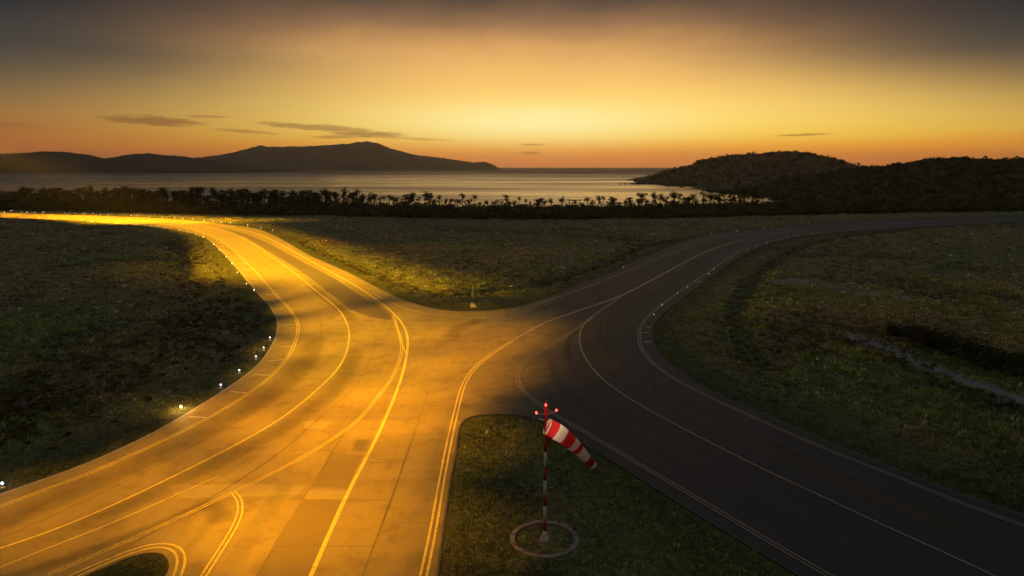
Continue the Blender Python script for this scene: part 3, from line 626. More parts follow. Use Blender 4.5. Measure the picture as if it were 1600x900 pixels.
# ------------------------------------------------------------------ sea
def mat_sea():
    m, n, b = material('dusk_sea', 0.2, 0.5)
    b.inputs['Base Color'].default_value = (0.012, 0.014, 0.015, 1); b.inputs['IOR'].default_value = 1.33
    g = n.node('ShaderNodeNewGeometry'); pos = g.outputs['Position']
    swell = n.noise(n.mapping(pos, (0.010, 0.024, 1)), 1.0, 5, 0.6)
    wave = n.noise(n.mapping(pos, (0.03, 0.10, 1)), 1.0, 5, 0.65)
    rip = n.noise(n.mapping(pos, (0.25, 0.6, 1)), 1.0, 3, 0.6)
    sxyz = n.node('ShaderNodeSeparateXYZ'); n.l.new(pos, sxyz.inputs[0]); offshore = n.math('ADD', 0.85, n.math('MULTIPLY', n.smooth(sxyz.outputs[1], 500, 3500), 3.0))
    h = n.math('MULTIPLY', offshore, n.math('ADD', n.math('MULTIPLY', swell, 6.5), n.math('ADD', n.math('MULTIPLY', wave, 1.9), n.math('MULTIPLY', rip, 0.35))))
    n.put(b.inputs['Specular IOR Level'], n.math('SUBTRACT', 0.5, n.math('MULTIPLY', n.smooth(sxyz.outputs[1], 450, 3000), 0.34)))
    bp = n.node('ShaderNodeBump'); bp.inputs['Strength'].default_value = 0.55; bp.inputs['Distance'].default_value = 1.0
    n.put(bp.inputs['Height'], h); n.l.new(bp.outputs[0], b.inputs['Normal'])
    n.put(b.inputs['Roughness'], n.math('ADD', 0.14, n.math('MULTIPLY', n.smooth(n.noise(n.mapping(pos, (0.0016, 0.009, 1)), 1.0, 5, 0.6), 0.35, 0.65), 0.22)))
    rl = b.inputs['Roughness'].links[0].from_socket; n.put(b.inputs['Roughness'], n.math('ADD', rl, n.math('MULTIPLY', n.smooth(sxyz.outputs[1], 600, 3500), 0.3)))
    return m
sv = [(-13000, 350, -3), (13000, 350, -3), (13000, 12500, -3), (-13000, 12500, -3)]
tag(link('sea', mesh_np('sea', sv, [(0, 1, 2, 3)]), mat_sea()), kind='structure')

# ------------------------------------------------------------------ islands and hills
def mat_wood(name, c0, c1, sc):
    m, n, b = material(name, 0.95, 0.05)
    g = n.node('ShaderNodeNewGeometry'); pos = g.outputs['Position']
    n.put(b.inputs['Base Color'], n.mix(n.noise(pos, sc, 5, 0.7), c0, c1))
    bp = n.node('ShaderNodeBump'); bp.inputs['Strength'].default_value = 0.9; bp.inputs['Distance'].default_value = 1.5 / sc * 0.25
    n.put(bp.inputs['Height'], n.noise(pos, sc * 1.6, 5, 0.7)); n.l.new(bp.outputs[0], b.inputs['Normal'])
    return m
def hill(name, key, front, back, base, mat, ds, nt, bump, power=1.3, bscale=0.05, foot=None):
    """sweep of cross sections along a ridge line"""
    Rg = np.array(RIDGES[key]); s = np.concatenate([[0], np.cumsum(np.linalg.norm(np.diff(Rg[:, :2], axis=0), axis=1))])
    si = np.arange(0, s[-1], ds); X, Y, Z = [np.interp(si, s, Rg[:, k]) for k in range(3)]
    t = np.linspace(-1, 1, nt); T, S = np.meshgrid(t, si)
    xx = np.repeat(X[:, None], nt, 1); yr = np.repeat(Y[:, None], nt, 1)
    f = np.full(len(si), front) if foot is None else Y - foot(X)
    yy = yr + np.where(T < 0, T * f[:, None], T * back)
    hgt = (Z[:, None] - base).clip(0.2)
    wob = fbm(xx * 3.0 / front, yy * 3.0 / front, 4) - 0.5
    prof = (1 - np.abs(T) ** power)
    hgt = hgt - (2.0 if key == 'slope' else 1.2 if key == 'headland' else 0)
    zz = base - 1.0 + (hgt + 1.0) * prof * (1 + 0.5 * wob * np.abs(T) * (1 - np.abs(T)) * 4) + bump * (fbm(xx * bscale, yy * bscale, 3) - 0.5) * np.clip(prof * 3, 0, 1)
    ix = np.arange(xx.size).reshape(xx.shape)
    F = np.stack([ix[:-1, :-1], ix[1:, :-1], ix[1:, 1:], ix[:-1, 1:]], -1).reshape(-1, 4)
    V = np.stack([xx.ravel(), yy.ravel(), zz.ravel()], 1)
    o = tag(link(name, mesh_np(name, V, F, True), mat), kind='structure')
    return xx, yy, zz, prof
M_ISL = mat_wood('island_woods', (0.020, 0.019, 0.013), (0.130, 0.100, 0.062), 0.022)
M_HIL = mat_wood('hill_woods', (0.055, 0.055, 0.030), (0.110, 0.095, 0.055), 0.10)
hill('island', 'far_island', 700, 900, -3, M_ISL, 9.0, 60, 14, 1.25, 0.035)
hill('island', 'near_island', 550, 700, -3, M_ISL, 7.0, 56, 9, 1.25, 0.05)
hd = hill('headland', 'headland', 150, 260, -3, mat_wood('haze_toned_woods', (0.12, 0.09, 0.055), (0.20, 0.15, 0.09), 0.10), 4.0, 60, 4, 1.5, 0.09)  # lighter wood tone paints the hazy glow into the headland's colour
belt_y = lambda x: np.interp(x, PLAN['belt'][:, 0], PLAN['belt'][:, 1]) + 12
sl = hill('hillside', 'slope', 300, 260, -1.5, M_HIL, 4.0, 80, 4, 1.25, 0.08, foot=belt_y)
def canopy(grid, n, rmin, rmax, per, size, name, label, mat=M_LEAF):
    xx, yy, zz, pr = grid; a, b = xx.shape
    w = (pr > 0.02).ravel() * np.where((np.arange(b) < b * 0.56)[None, :].repeat(a, 0).ravel(), 1.0, 0.05)
    # more trees along the ridge so that the skyline is uneven
    w = w * (1 + 2.0 * (np.abs(np.arange(b) - b / 2) < 3)[None, :].repeat(a, 0).ravel())
    i = rng.choice(xx.size, n, p=w / w.sum())
    r = rng.uniform(rmin, rmax, n) * rng.choice([1, 1, 1, 1.5], n)
    Cn = np.stack([xx.ravel()[i] + rng.normal(size=n) * 2, yy.ravel()[i] + rng.normal(size=n) * 2, zz.ravel()[i] + r * 0.45], 1)
    tag(link(name, leaf_mesh(name, Cn, np.stack([r, r, r * 0.9], 1), per, r * size, var=0.5), mat), label, 'forest', kind='stuff')
canopy(hd, 3600, 1.3, 2.7, 26, 0.42, 'forest', 'dark woodland covering the rounded headland hill by the sea', mat_leaf('haze_toned_foliage', (0.27, 0.19, 0.105), 0.35))  # foliage colour lightened to stand in for haze over the headland
canopy(sl, 6400, 1.0, 2.2, 26, 0.42, 'forest', 'dark woodland and scrub on the slope rising at the right')
# rocks at the tip of the headland
M_ROCK = plain('dark_rock', (0.06, 0.05, 0.042), 0.9)
for k, (x, y, s) in enumerate(((158, 905, 3.0), (166, 900, 4.2), (173, 903, 3.4), (150, 907, 2.0), (143, 909, 1.4), (181, 898, 4.4))):
    d = rng.normal(size=(40, 3)); d /= np.linalg.norm(d, axis=1)[:, None]
    bm = bmesh.new(); [bm.verts.new(v * np.array([s * 1.6, s, s * 0.55]) * rng.uniform(0.75, 1.1)) for v in d]
    bmesh.ops.convex_hull(bm, input=bm.verts); bmesh.ops.delete(bm, geom=[v for v in bm.verts if not v.link_faces], context='VERTS')
    me = bpy.data.meshes.new('rock'); bm.to_mesh(me); bm.free()
    o = tag(link('rock', me, M_ROCK), '%s low dark rock awash at the tip of the wooded headland' % ('middle', 'second largest', 'third largest', 'second smallest', 'smallest, outermost', 'largest')[k], 'rock', 'rocks at the headland tip'); o.location = (x, y, -2.8)

# ------------------------------------------------------------------ shore scrub (one mass) and the trees standing out of it
def scrub():
    n = 9000
    s = rng.uniform(0, 1, n); L = BELT; x = L[0, 0] + s * (L[-1, 0] - L[0, 0]); y0 = np.interp(x, L[:, 0], L[:, 1])
    dep = rng.random(n) ** 1.3 * 40; y = y0 + dep
    k = x < 320; x, y, dep = x[k], y[k], dep[k]; n = len(x)
    top = np.clip(0.9 + dep * 0.12, 0, 2.9) * (0.6 + 0.8 * fbm(x * 0.06, y * 0.06)) + np.clip((x - 60) / 120, 0, 1) * 0.8
    r = rng.uniform(0.8, 1.9, n); Cn = np.stack([x, y, top * rng.uniform(0.35, 1.0, n)], 1)
    e = rng.random(n) < 0.10; Cn[e, 2] += rng.uniform(0.8, 3.0, e.sum()) * (1 - np.clip((x[e] + 20) / 60, 0, 0.7)); r = np.where(e, r * 0.8, r)
    return leaf_mesh('scrub', Cn, np.stack([r * 1.3, r, r * 0.8], 1), 22, r * 0.34, var=0.5)
tag(link('scrub', scrub(), M_LEAF), 'dense dark scrub along the shore below the palms', 'scrub', kind='stuff')

def palm_meshes(seed):
    r = np.random.default_rng(seed); h = 8.0
    lean = r.uniform(-0.9, 0.9); pts = [(lean * (t ** 2), 0.2 * lean * t, h * t) for t in np.linspace(0, 1, 7)]
    v, f = tube(pts, [0.26 - 0.11 * t for t in np.linspace(0, 1, 7)], 6)
    trunk = pymesh('palm_trunk', [(v, f)], True)
    V = []; F = []; T = []
    top = np.array(pts[-1])
    for k in range(24):
        a = 2 * math.pi * (k * 7 / 24 * 1.0) + r.uniform(-0.25, 0.25); e0 = r.uniform(-0.9, 1.45); ln = r.uniform(1.7, 2.7)
        p = top.copy(); e = e0; prev = None; tn = r.uniform(0.6, 1.3)
        for q in range(7):
            d = np.array([math.cos(a) * math.cos(e), math.sin(a) * math.cos(e), math.sin(e)])
            sd_ = np.array([-math.sin(a), math.cos(a), 0]); w = 0.78 * math.sin(math.pi * min(1, (q + 0.7) / 7.2)) + 0.05
            for sg in (-1, 1):
                b0 = p; b1 = p + d * ln / 7 * 0.75; tip = p + d * ln / 7 * 1.2 + sd_ * sg * w + np.array([0, 0, -0.35 * w])
                i = len(V); V += [b0, b1, tip, (b0 + tip) / 2 + np.array([0, 0, 0.04])]; F.append((i, i + 1, i + 2, i + 3)); T += [tn] * 4
            p = p + d * ln / 7; e -= 0.19
    T = np.array(T)[:, None] * np.ones((1, 3))
    return trunk, mesh_np('palm_crown', np.array(V), F, False, T)
def broad_meshes(seed):
    r = np.random.default_rng(seed); h = 8.0
    parts = [tube([(0, 0, 0), (0.1, 0.05, h * .3), (r.uniform(-.3, .3), 0, h * .6), (r.uniform(-.4, .4), 0, h * .85)], [0.28, 0.22, 0.14, 0.05], 6)]
    Cn = []; Rd = []
    for k in range(9):
        a = r.uniform(0, 6.28); rr = r.uniform(0.5, 1.9); z = r.uniform(0.36, 0.98) * h; rr *= 1.15 - 0.55 * (z / h - 0.45) / 0.5
        parts.append(tube([(0, 0, z * 0.62), (math.cos(a) * rr * 0.5, math.sin(a) * rr * 0.5, z * 0.85), (math.cos(a) * rr, math.sin(a) * rr, z)], [0.09, 0.06, 0.02], 5))
        Cn.append((math.cos(a) * rr, math.sin(a) * rr, z)); s = r.uniform(0.6, 1.15); Rd.append((s * 1.15, s * 1.15, s * 0.8))
    return pymesh('tree_trunk', parts, True), leaf_mesh('tree_crown', Cn, Rd, 42, np.full(9, 0.27), var=0.35)
PALMS = [palm_meshes(s) for s in range(5)]; BROADS = [broad_meshes(50 + s) for s in range(5)]
for tr, cr in PALMS: tr.materials.append(M_BARK); cr.materials.append(M_PALM)
for tr, cr in BROADS: tr.materials.append(M_BARK); cr.materials.append(M_LEAF)
SECT = ((50, 'at the left frame edge'), (120, 'below the first island hump'), (190, 'below the saddle between the island humps'), (280, 'below the second island hump'), (370, 'below the low shoulder of the islands'),
        (450, 'below the notched island shoulder'), (540, 'below the flat island ridge'), (610, 'below the island peak'), (700, 'below the falling island slope'), (780, 'below the island tip'), (860, 'below the open sea horizon'),
        (920, 'beside the post with the arm'), (1000, 'before the brightest water'), (1080, 'below the headland tip'), (9999, 'below the wooded headland'))
plots = []
def plant(x, y, h, palm, v, tall, uu):
    plots.append((uu, x, y, h, palm, v, tall))
def plant_all():
    cnt = {}
    for uu, x, y, h, palm, v, tall in sorted(plots):
        tr, cr = (PALMS if palm else BROADS)[v]
        z = -0.3 - 3.8 * min(1, max(0, (y - 345) / 62))
        o = empty('palm_tree' if palm else 'broadleaf_tree', (x, y, z), rng.uniform(0, 6.28)); s = (h - z - 0.4) / (9.0 if palm else 8.6); wdt = s * rng.uniform(0.95, 1.4); o.scale = (wdt, wdt, s)
        sec = next(t for b, t in SECT if uu < b); kind = ('tall' if tall else 'short') + (' dark palm' if palm else ' dark bushy tree')
        k = cnt.get((sec, kind), 0); cnt[(sec, kind)] = k + 1
        tag(o, '%s %s from the left, %s' % (ordinal(k), kind, sec), 'tree', 'trees of the shore belt')
        link('trunk', tr, None, o); link('crown', cr, None, o)
FU = [(0, 297), (100, 296), (200, 297), (300, 298), (400, 299), (500, 301), (600, 304), (700, 307), (780, 310), (850, 311), (880, 311), (905, 318), (930, 309), (1000, 306), (1060, 304), (1100, 303), (1150, 297), (1200, 293)]
u = -60.0
while u < 1190:
    tries = 2 if u < 560 else 1
    for k in range(tries):
        uu = u + rng.uniform(-4, 4); dd = rng.uniform(22, 75) if k == 0 else rng.uniform(25, 55)
        a = (uu - 800) / 1067; y0 = np.interp(a * 300, PLAN['belt'][:, 0], PLAN['belt'][:, 1]); y = y0 + dd; x = a * y * 0.985
        vt = np.interp(uu, [p[0] for p in FU], [p[1] for p in FU]) + rng.uniform(-7, 7)
        zt = 20 - y * math.tan(PITCH - math.atan((450 - vt) / 1067)); h = zt + 0.4
        if h < 2.2: continue
        plant(x, y, h, rng.random() < 0.5, int(rng.integers(5)), vt < np.interp(uu, [p[0] for p in FU], [p[1] for p in FU]) - 1, uu)
    u += rng.uniform(4.5, 8) if u < 780 else rng.uniform(5, 9)
plant_all()
# arm on a post above the shore scrub
M_DARKM = plain('dark_metal', (0.05, 0.045, 0.04), 0.6)
ga = tag(empty('signal_post', (27.5, 330, 0)), 'thin dark post with a long level arm above the shore scrub', 'post')
link('post', pymesh('post', [tube([(0, 0, 0), (0, 0, 4.6)], [0.3, 0.22], 8)]), M_DARKM, ga)
link('arm', pymesh('arm', [tube([(-5.2, 0, 4.1), (5.2, 0, 4.0)], [0.2, 0.18], 8)]), M_DARKM, ga)
link('arm_weight', pymesh('arm_weight', [lathe([(0.1, -0.4), (0.4, -0.3), (0.4, 0.3), (0.1, 0.4)], 10, (5.2, 0, 4.0))]), M_DARKM, ga)

# ------------------------------------------------------------------ shrubs beside the pale stream bed at the right
def shrub_mesh(seed, w, h):
    r = np.random.default_rng(seed); Cn = []; Rd = []
    for k in range(12):
        a = r.uniform(0, 6.28); q = r.uniform(0, 0.75) * w; Cn.append((math.cos(a) * q, math.sin(a) * q, r.uniform(0.25, 0.85) * h * (1 - 0.4 * q / w))); s = r.uniform(0.3, 0.55) * w
        Rd.append((s, s, s * 0.55))
    st = [tube([(0, 0, 0), (c[0] * .5, c[1] * .5, c[2] * .55), tuple(c)], [0.05, 0.035, 0.012], 5) for c in Cn[:6]]
    return leaf_mesh('shrub_foliage', Cn, Rd, 80, np.full(12, 0.13), var=0.35), pymesh('shrub_stem', st)
M_SHRUB = mat_leaf('shrub_foliage', (0.045, 0.050, 0.024), 0.15)
HW = ('lowest, leftmost end of', 'second from the left end of', 'third from the left end of', 'tallest hump left of centre of', 'middle of', 'right of the middle of', 'thick right part of', 'rightmost of')
H = spline(PLAN['hedge'], 0.5); sel = np.linspace(0, len(H) - 1, 8).astype(int)
for k, i in enumerate(sel):
    w = (1.5, 2.2, 2.5, 2.8, 2.7, 2.7, 2.9, 2.9)[k]; h = (1.3, 2.2, 2.5, 2.9, 2.6, 2.6, 3.0, 3.0)[k]
    fo, sm = shrub_mesh(200 + k, w, h)
    o = tag(empty('shrub', (H[i, 0] + 0.6, H[i, 1] + 0.6, 0.0), k), 'dark leafy shrub, %s the thicket beside the pale stream bed' % HW[k], 'shrub', 'thicket by the stream bed')
    link('foliage', fo, M_SHRUB, o); link('stem', sm, M_BARK, o)
# loose weeds and brush round the left grass field
def weeds():
    Cn = []; Rd = []
    for L, n, sp in ((PLAN['ditchL'][4:], 260, 3.5), (np.array([(-46, 101), (-38, 88), (-36, 76), (-37, 64), (-42, 55)]), 420, 4.0), (PLAN['ditchM1'], 160, 1.6), (PLAN['ditchM2'], 120, 1.6), (PLAN['ditchR'], 200, 1.4), (PLAN['stream'] + np.array([-2.5, 0]), 90, 1.2), (np.array([(-36, 52), (-40, 50), (-46, 47)]), 150, 2.5)):
        S = spline(L, 0.5); i = rng.integers(len(S), size=n); x = S[i, 0] + rng.normal(size=n) * sp; y = S[i, 1] + rng.normal(size=n) * sp
        d = edge_dist(x, y); k = (~on_pavement(x, y)) & (d > 2.0)
        x, y, d = x[k], y[k], d[k]; z = ground_z(x, y, d, np.zeros(len(x), bool)); r = rng.uniform(0.18, 0.55, len(x))
        Cn.append(np.stack([x, y, z + r * 0.4], 1)); Rd.append(np.stack([r, r, r * 0.7], 1))
    Cn = np.vstack(Cn); Rd = np.vstack(Rd)
    return leaf_mesh('weeds', Cn, Rd, 36, np.full(len(Cn), 0.10), base=(1.1, 0.95, 0.8), var=0.6)
tag(link('weeds', weeds(), M_LEAF), 'loose brushy weeds along the ditches and field edges', 'weeds', kind='stuff')
def stones():
    V = []; F = []
    for L, n, sp in ((PLAN['ditchM1'], 110, 0.9), (PLAN['ditchL'][4:], 70, 1.5), (PLAN['ditchR'][4:], 60, 1.2), (PLAN['pathL'], 90, 0.5), (PLAN['stream'], 40, 1.2), (PLAN['sandR'], 60, 1.4), (np.array([(-38, 92), (-33, 80), (-33, 68)]), 110, 2.0)):
        S = spline(L, 0.5)
        for i in rng.integers(len(S), size=n):
            x, y = S[i] + rng.normal(size=2) * sp; xa, ya = np.array([x]), np.array([y])
            if on_pavement(xa, ya)[0]: continue
            z = ground_z(xa, ya, edge_dist(xa, ya), np.array([False]))[0]; s = rng.uniform(0.06, 0.22)
            p = np.array([(1, 0, 0), (0, 1, 0), (-1, 0, 0), (0, -1, 0), (0, 0, .7), (0, 0, -.6)]) * rng.uniform(0.6, 1.3, (6, 3)) * s + (x, y, z + 0.05)
            o = len(V); V += list(p); F += [(o + a, o + b, o + c) for a, b, c in ((0, 1, 4), (1, 2, 4), (2, 3, 4), (3, 0, 4), (1, 0, 5), (2, 1, 5), (3, 2, 5), (0, 3, 5))]
    return mesh_np('stones', np.array(V), F)
tag(link('stones', stones(), plain('pale_stone', (0.30, 0.26, 0.22), 0.9, 0.3, 3.0)), 'scattered pale stones in the ditches and field edges', 'stones', kind='stuff')

# ------------------------------------------------------------------ windsock
BX, BY = 1.77, 34.07
M_RED = plain('red_paint', (0.42, 0.018, 0.018), 0.5, 0.12, 3.0); M_WHITE = plain('white_paint_pole', (0.74, 0.70, 0.62), 0.5, 0.1, 3.0)
M_CREAM = mat_leaf('cream_sock_cloth', (0.78, 0.72, 0.62), 0.35); M_REDC = mat_leaf('red_sock_cloth', (0.50, 0.025, 0.028), 0.35)
M_STEEL = plain('galvanised_steel', (0.35, 0.34, 0.32), 0.45, 0.1, 8.0, 0.8)
M_CONC = plain('pale_footing', (0.55, 0.50, 0.43), 0.85, 0.2, 4.0)
M_OBST = emit('red_obstruction_glass', (1.0, 0.05, 0.03), 7.0)
ws = tag(empty('windsock', (BX, BY, 0.0)), 'red and white striped windsock drooping from its banded pole', 'windsock')
bands = [(0.0, 0.60), (0.60, 1.22), (1.22, 2.05), (2.05, 2.67), (2.67, 3.52), (3.52, 4.31), (4.31, 5.12), (5.12, 7.62)]
for k, (a, b) in enumerate(bands):
    ra = 0.105 - 0.004 * k
    link('pole_band', pymesh('pole_band', [tube([(0, 0, a + 0.05 if k == 0 else a), (0, 0, b)], [ra, ra - 0.002], 14)], True), M_WHITE if k % 2 == 0 else M_RED, ws)
ft = link('footing', pymesh('footing', [lathe([(0.27, -0.1), (0.27, 0.10), (0.23, 0.14)], 12)]), M_KERB, ws)
for k in range(4):
    a = k * math.pi / 2 + 0.5; c, s = math.cos(a), math.sin(a); t = 0.02
    g_ = [(c * .09 - s * t, s * .09 + c * t, .14), (c * .28 - s * t, s * .28 + c * t, .14), (c * .09 - s * t, s * .09 + c * t, .55), (c * .09 + s * t, s * .09 - c * t, .14), (c * .28 + s * t, s * .28 - c * t, .14), (c * .09 + s * t, s * .09 - c * t, .55)]
    link('gusset', pymesh('gusset', [(g_, [[0, 1, 2], [5, 4, 3], [0, 3, 4, 1], [1, 4, 5, 2], [2, 5, 3, 0]])]), M_WHITE, ft)
arm = link('lamp_arm', pymesh('lamp_arm', [tube([(-0.50, -0.05, 7.24), (0.0, 0.0, 7.20), (0.56, 0.05, 7.34)], [0.03, 0.035, 0.03], 8)]), M_STEEL, ws)
for x, y, z in ((-0.50, -0.05, 7.26), (0.56, 0.05, 7.36), (0, 0, 7.66)):
    lp = link('obstruction_lamp', pymesh('obstruction_lamp', [lathe([(0.055, -0.06), (0.065, 0.0), (0.05, 0.01)], 10, (x, y, z))]), M_STEEL, ws)
    link('lamp_glass', pymesh('lamp_glass', [lathe([(0.045, 0.01), (0.055, 0.045), (0.048, 0.09), (0.015, 0.115)], 10, (x, y, z))], True), M_OBST, lp)
    pl = bpy.data.objects.new('lamp_light', bpy.data.lights.new('lamp_light', 'POINT')); col.objects.link(pl); pl.parent = lp
    pl.location = (x, y, z + 0.24); pl.data.energy = 5; pl.data.color = (1, 0.08, 0.05); pl.data.shadow_soft_size = 0.05
link('tip_spike', pymesh('tip_spike', [tube([(0, 0, 7.8), (0, 0, 8.05)], [0.02, 0.006], 6)]), M_STEEL, ws)
link('vane_rod', pymesh('vane_rod', [tube([(-0.34, -0.1, 7.0), (0.05, 0, 6.86)], [0.025, 0.025], 6)]), M_WHITE, ws)
# sock: axis, radius, band limits
ax = spline([(0.06, 6.55), (0.45, 6.38), (0.85, 6.11), (1.40, 5.69), (2.06, 5.00), (2.54, 4.53)], 0.05); ln = np.concatenate([[0], np.cumsum(np.linalg.norm(np.diff(ax, axis=0), axis=1))]); ln /= ln[-1]
def sock_ring(t, seg=28):
    c = np.array([np.interp(t, ln, ax[:, 0]), np.interp(t, ln, ax[:, 1])]); e = 0.01
    d = np.array([np.interp(min(1, t + e), ln, ax[:, k]) - np.interp(max(0, t - e), ln, ax[:, k]) for k in (0, 1)]); d /= np.linalg.norm(d)
    if t < 0.08: d = d * (t / 0.08) + np.array([0.89, -0.45]) * (1 - t / 0.08); d /= np.linalg.norm(d)
    r = np.interp(t, [0, 0.2, 0.45, 0.75, 1.0], [0.42, 0.43, 0.37, 0.27, 0.18])
    dep = -0.5 * t; out = []
    for k in range(seg):
        a = 2 * math.pi * k / seg; wr = 1 + (0.03 * math.sin(5 * a + 9 * t) + 0.03 * math.sin(3 * a - 17 * t) + 0.018 * math.sin(9 * a + 31 * t)) * min(1, t * 8)
        n2 = np.array([-d[1], d[0]]); p = c + n2 * math.cos(a) * r * wr
        out.append((p[0], dep + math.sin(a) * r * wr, p[1]))
    return out
lim = [0, 0.035, 0.165, 0.315, 0.475, 0.57, 0.645, 0.835, 0.955, 1.0]
for k in range(len(lim) - 1):
    ts = np.linspace(lim[k], lim[k + 1], 6); V = []; F = []
    for t in ts: V += sock_ring(t)
    for i in range(5):
        for j in range(28): F.append((i * 28 + j, i * 28 + (j + 1) % 28, (i + 1) * 28 + (j + 1) % 28, (i + 1) * 28 + j))
    link('sock_band', mesh_np('sock_band', np.array(V), F, True, np.ones((len(V), 3))), M_REDC if k % 2 == 1 else M_CREAM, ws)
rg = sock_ring(0.0); link('sock_hoop', pymesh('sock_hoop', [tube(rg + rg[:1], [0.022] * 29, 6, False)], True), M_STEEL, ws)
for j in (7, 21):
    link('hoop_bracket', pymesh('hoop_bracket', [tube([(0, 0, rg[j][2]), rg[j]], [0.02, 0.02], 6)]), M_STEEL, ws)
sl_ = bpy.data.objects.new('sock_lamp_light', bpy.data.lights.new('sock_lamp_light', 'POINT')); col.objects.link(sl_); sl_.parent = ws
sl_.location = (0.45, -0.1, 6.40); sl_.data.energy = 14; sl_.data.color = (1.0, 0.78, 0.55); sl_.data.shadow_soft_size = 0.06
link('sock_lamp', pymesh('sock_lamp', [lathe([(0.03, 0.0), (0.05, 0.03), (0.05, 0.09), (0.02, 0.12)], 8, (0.30, 0.0, 6.40)), tube([(0, 0, 6.3), (0.30, 0, 6.40)], [0.015, 0.015], 6)]), M_STEEL, ws)
# ring of kerb stones round the foot
ring = tag(empty('stone_ring', (1.76, 34.10, 0.0)), 'ring of pale kerb stones in the grass round the windsock foot', 'stone ring')
nst = 30; M_RING = plain('ring_stone', (0.25, 0.20, 0.15), 0.9, 0.35, 1.7)
for k in range(nst):
    a0, a1 = 2 * math.pi * (k + 0.035) / nst, 2 * math.pi * (k + 0.965) / nst; ro, ri = 1.87 + rng.uniform(-.02, .02), 1.60 + rng.uniform(-.02, .02); zt = 0.16 + rng.uniform(-0.025, 0.02)
    V = []
    for z in (-0.1, zt - 0.02, zt):
        sh = 0.0 if z < zt else 0.02
        for r_, a in ((ri + sh, a0), (ro - sh, a0), (ro - sh, (a0 + a1) / 2), (ro - sh, a1), (ri + sh, a1), (ri + sh, (a0 + a1) / 2)): V.append((r_ * math.cos(a), r_ * math.sin(a), z))
    F = [[5, 4, 3, 2, 1, 0], [12, 13, 14, 15, 16, 17]] + [[l * 6 + i, l * 6 + (i + 1) % 6, l * 6 + 6 + (i + 1) % 6, l * 6 + 6 + i] for l in (0, 1) for i in range(6)]
    link('kerb_stone', pymesh('kerb_stone', [(V, F)]), M_RING, ring)

# ------------------------------------------------------------------ edge lights
M_LENSW = emit('white_lamp_lens', (1.0, 0.90, 0.78), 4.0); M_LENSA = emit('amber_lamp_lens', (1.0, 0.62, 0.22), 16.0); M_LENSB = emit('cool_lamp_lens', (0.80, 0.86, 1.0), 2.2)
M_HOUS = plain('lamp_housing', (0.55, 0.52, 0.46), 0.6, 0.1, 5.0)
def light_proto(name, lens, s):
    o = empty(name); o.scale = (s, s, s)
    link('base', pymesh('base', [lathe([(0.17, -0.06), (0.17, 0.02), (0.10, 0.05)], 10)]), M_HOUS, o)
    link('stem', pymesh('stem', [tube([(0, 0, 0.04), (0, 0, 0.26)], [0.035, 0.035], 8)]), M_STEEL, o)
    link('lens', pymesh('lens', [lathe([(0.075, 0.25), (0.105, 0.31), (0.095, 0.40), (0.04, 0.45)], 10)], True), lens, o)
    return o
pw = light_proto('edge_light', M_LENSW, 1.0); used = [False]
def row(key, label, group, s):
    for i, (x, y) in enumerate(sorted(PLAN[key].tolist(), key=lambda p: p[0] / p[1])):
        o = pw if not used[0] else copy_tree(pw); used[0] = True
        xa, ya = np.array([x]), np.array([y]); p = on_pavement(xa, ya)[0]
        o.location = (x, y, 0.05 if p else 0.02); k = s * rng.uniform(0.8, 1.25); o.scale = (k, k, k); tag(o, label % ordinal(i), 'edge light', group)
row('lamps_north', '%s tiny edge light from the left along the far outer edge of the golden taxiway', 'edge lights, outer edge of the golden taxiway', 0.85)
row('lamps_inner', '%s tiny edge light from the left along the inner curve of the golden taxiway', 'edge lights, inner edge of the golden taxiway', 0.62)
pw = light_proto('edge_light', emit('dim_lamp_lens', (1.0, 0.88, 0.7), 0.7), 1.0); used[0] = False
row('lamps_right_north', '%s tiny edge light from the left along the outer edge of the dark right taxiway', 'edge lights, outer edge of the dark taxiway', 0.7)
row('lamps_right_inner', '%s tiny edge light from the left along the inner curve of the dark right taxiway', 'edge lights, inner edge of the dark taxiway', 0.55)
near = [('amber edge light glowing in the grass, nearest of the curve lights', M_LENSA), ('pale blue edge light, next beyond the amber one on the left curve', M_LENSB), ('bright blue-white edge light, third along the left curve', M_LENSB),
        ('blue-white edge light, fourth along the left curve, before a close pair', M_LENSB), ('faint blue-white edge light, lower of the close pair on the curve nose', M_LENSB), ('blue-white edge light, upper of the close pair on the curve nose', M_LENSB), ('blue-white edge light at the left frame edge beside the near grass', M_LENSB)]
for (x, y), (lb, lens) in zip(PLAN['lamps_near'], near):
    o = tag(light_proto('edge_light', lens, 0.8), lb, 'edge light', 'edge lights on the near left curve'); o.location = (x, y, 0.02)
    l = bpy.data.objects.new('lamp_light', bpy.data.lights.new('lamp_light', 'POINT')); col.objects.link(l); l.parent = o; l.location = (0, 0, 0.62); l.data.shadow_soft_size = 0.08
    l.data.energy = 260 if lens is M_LENSA else 6; l.data.color = (1, 0.55, 0.12) if lens is M_LENSA else (0.8, 0.86, 1.0)
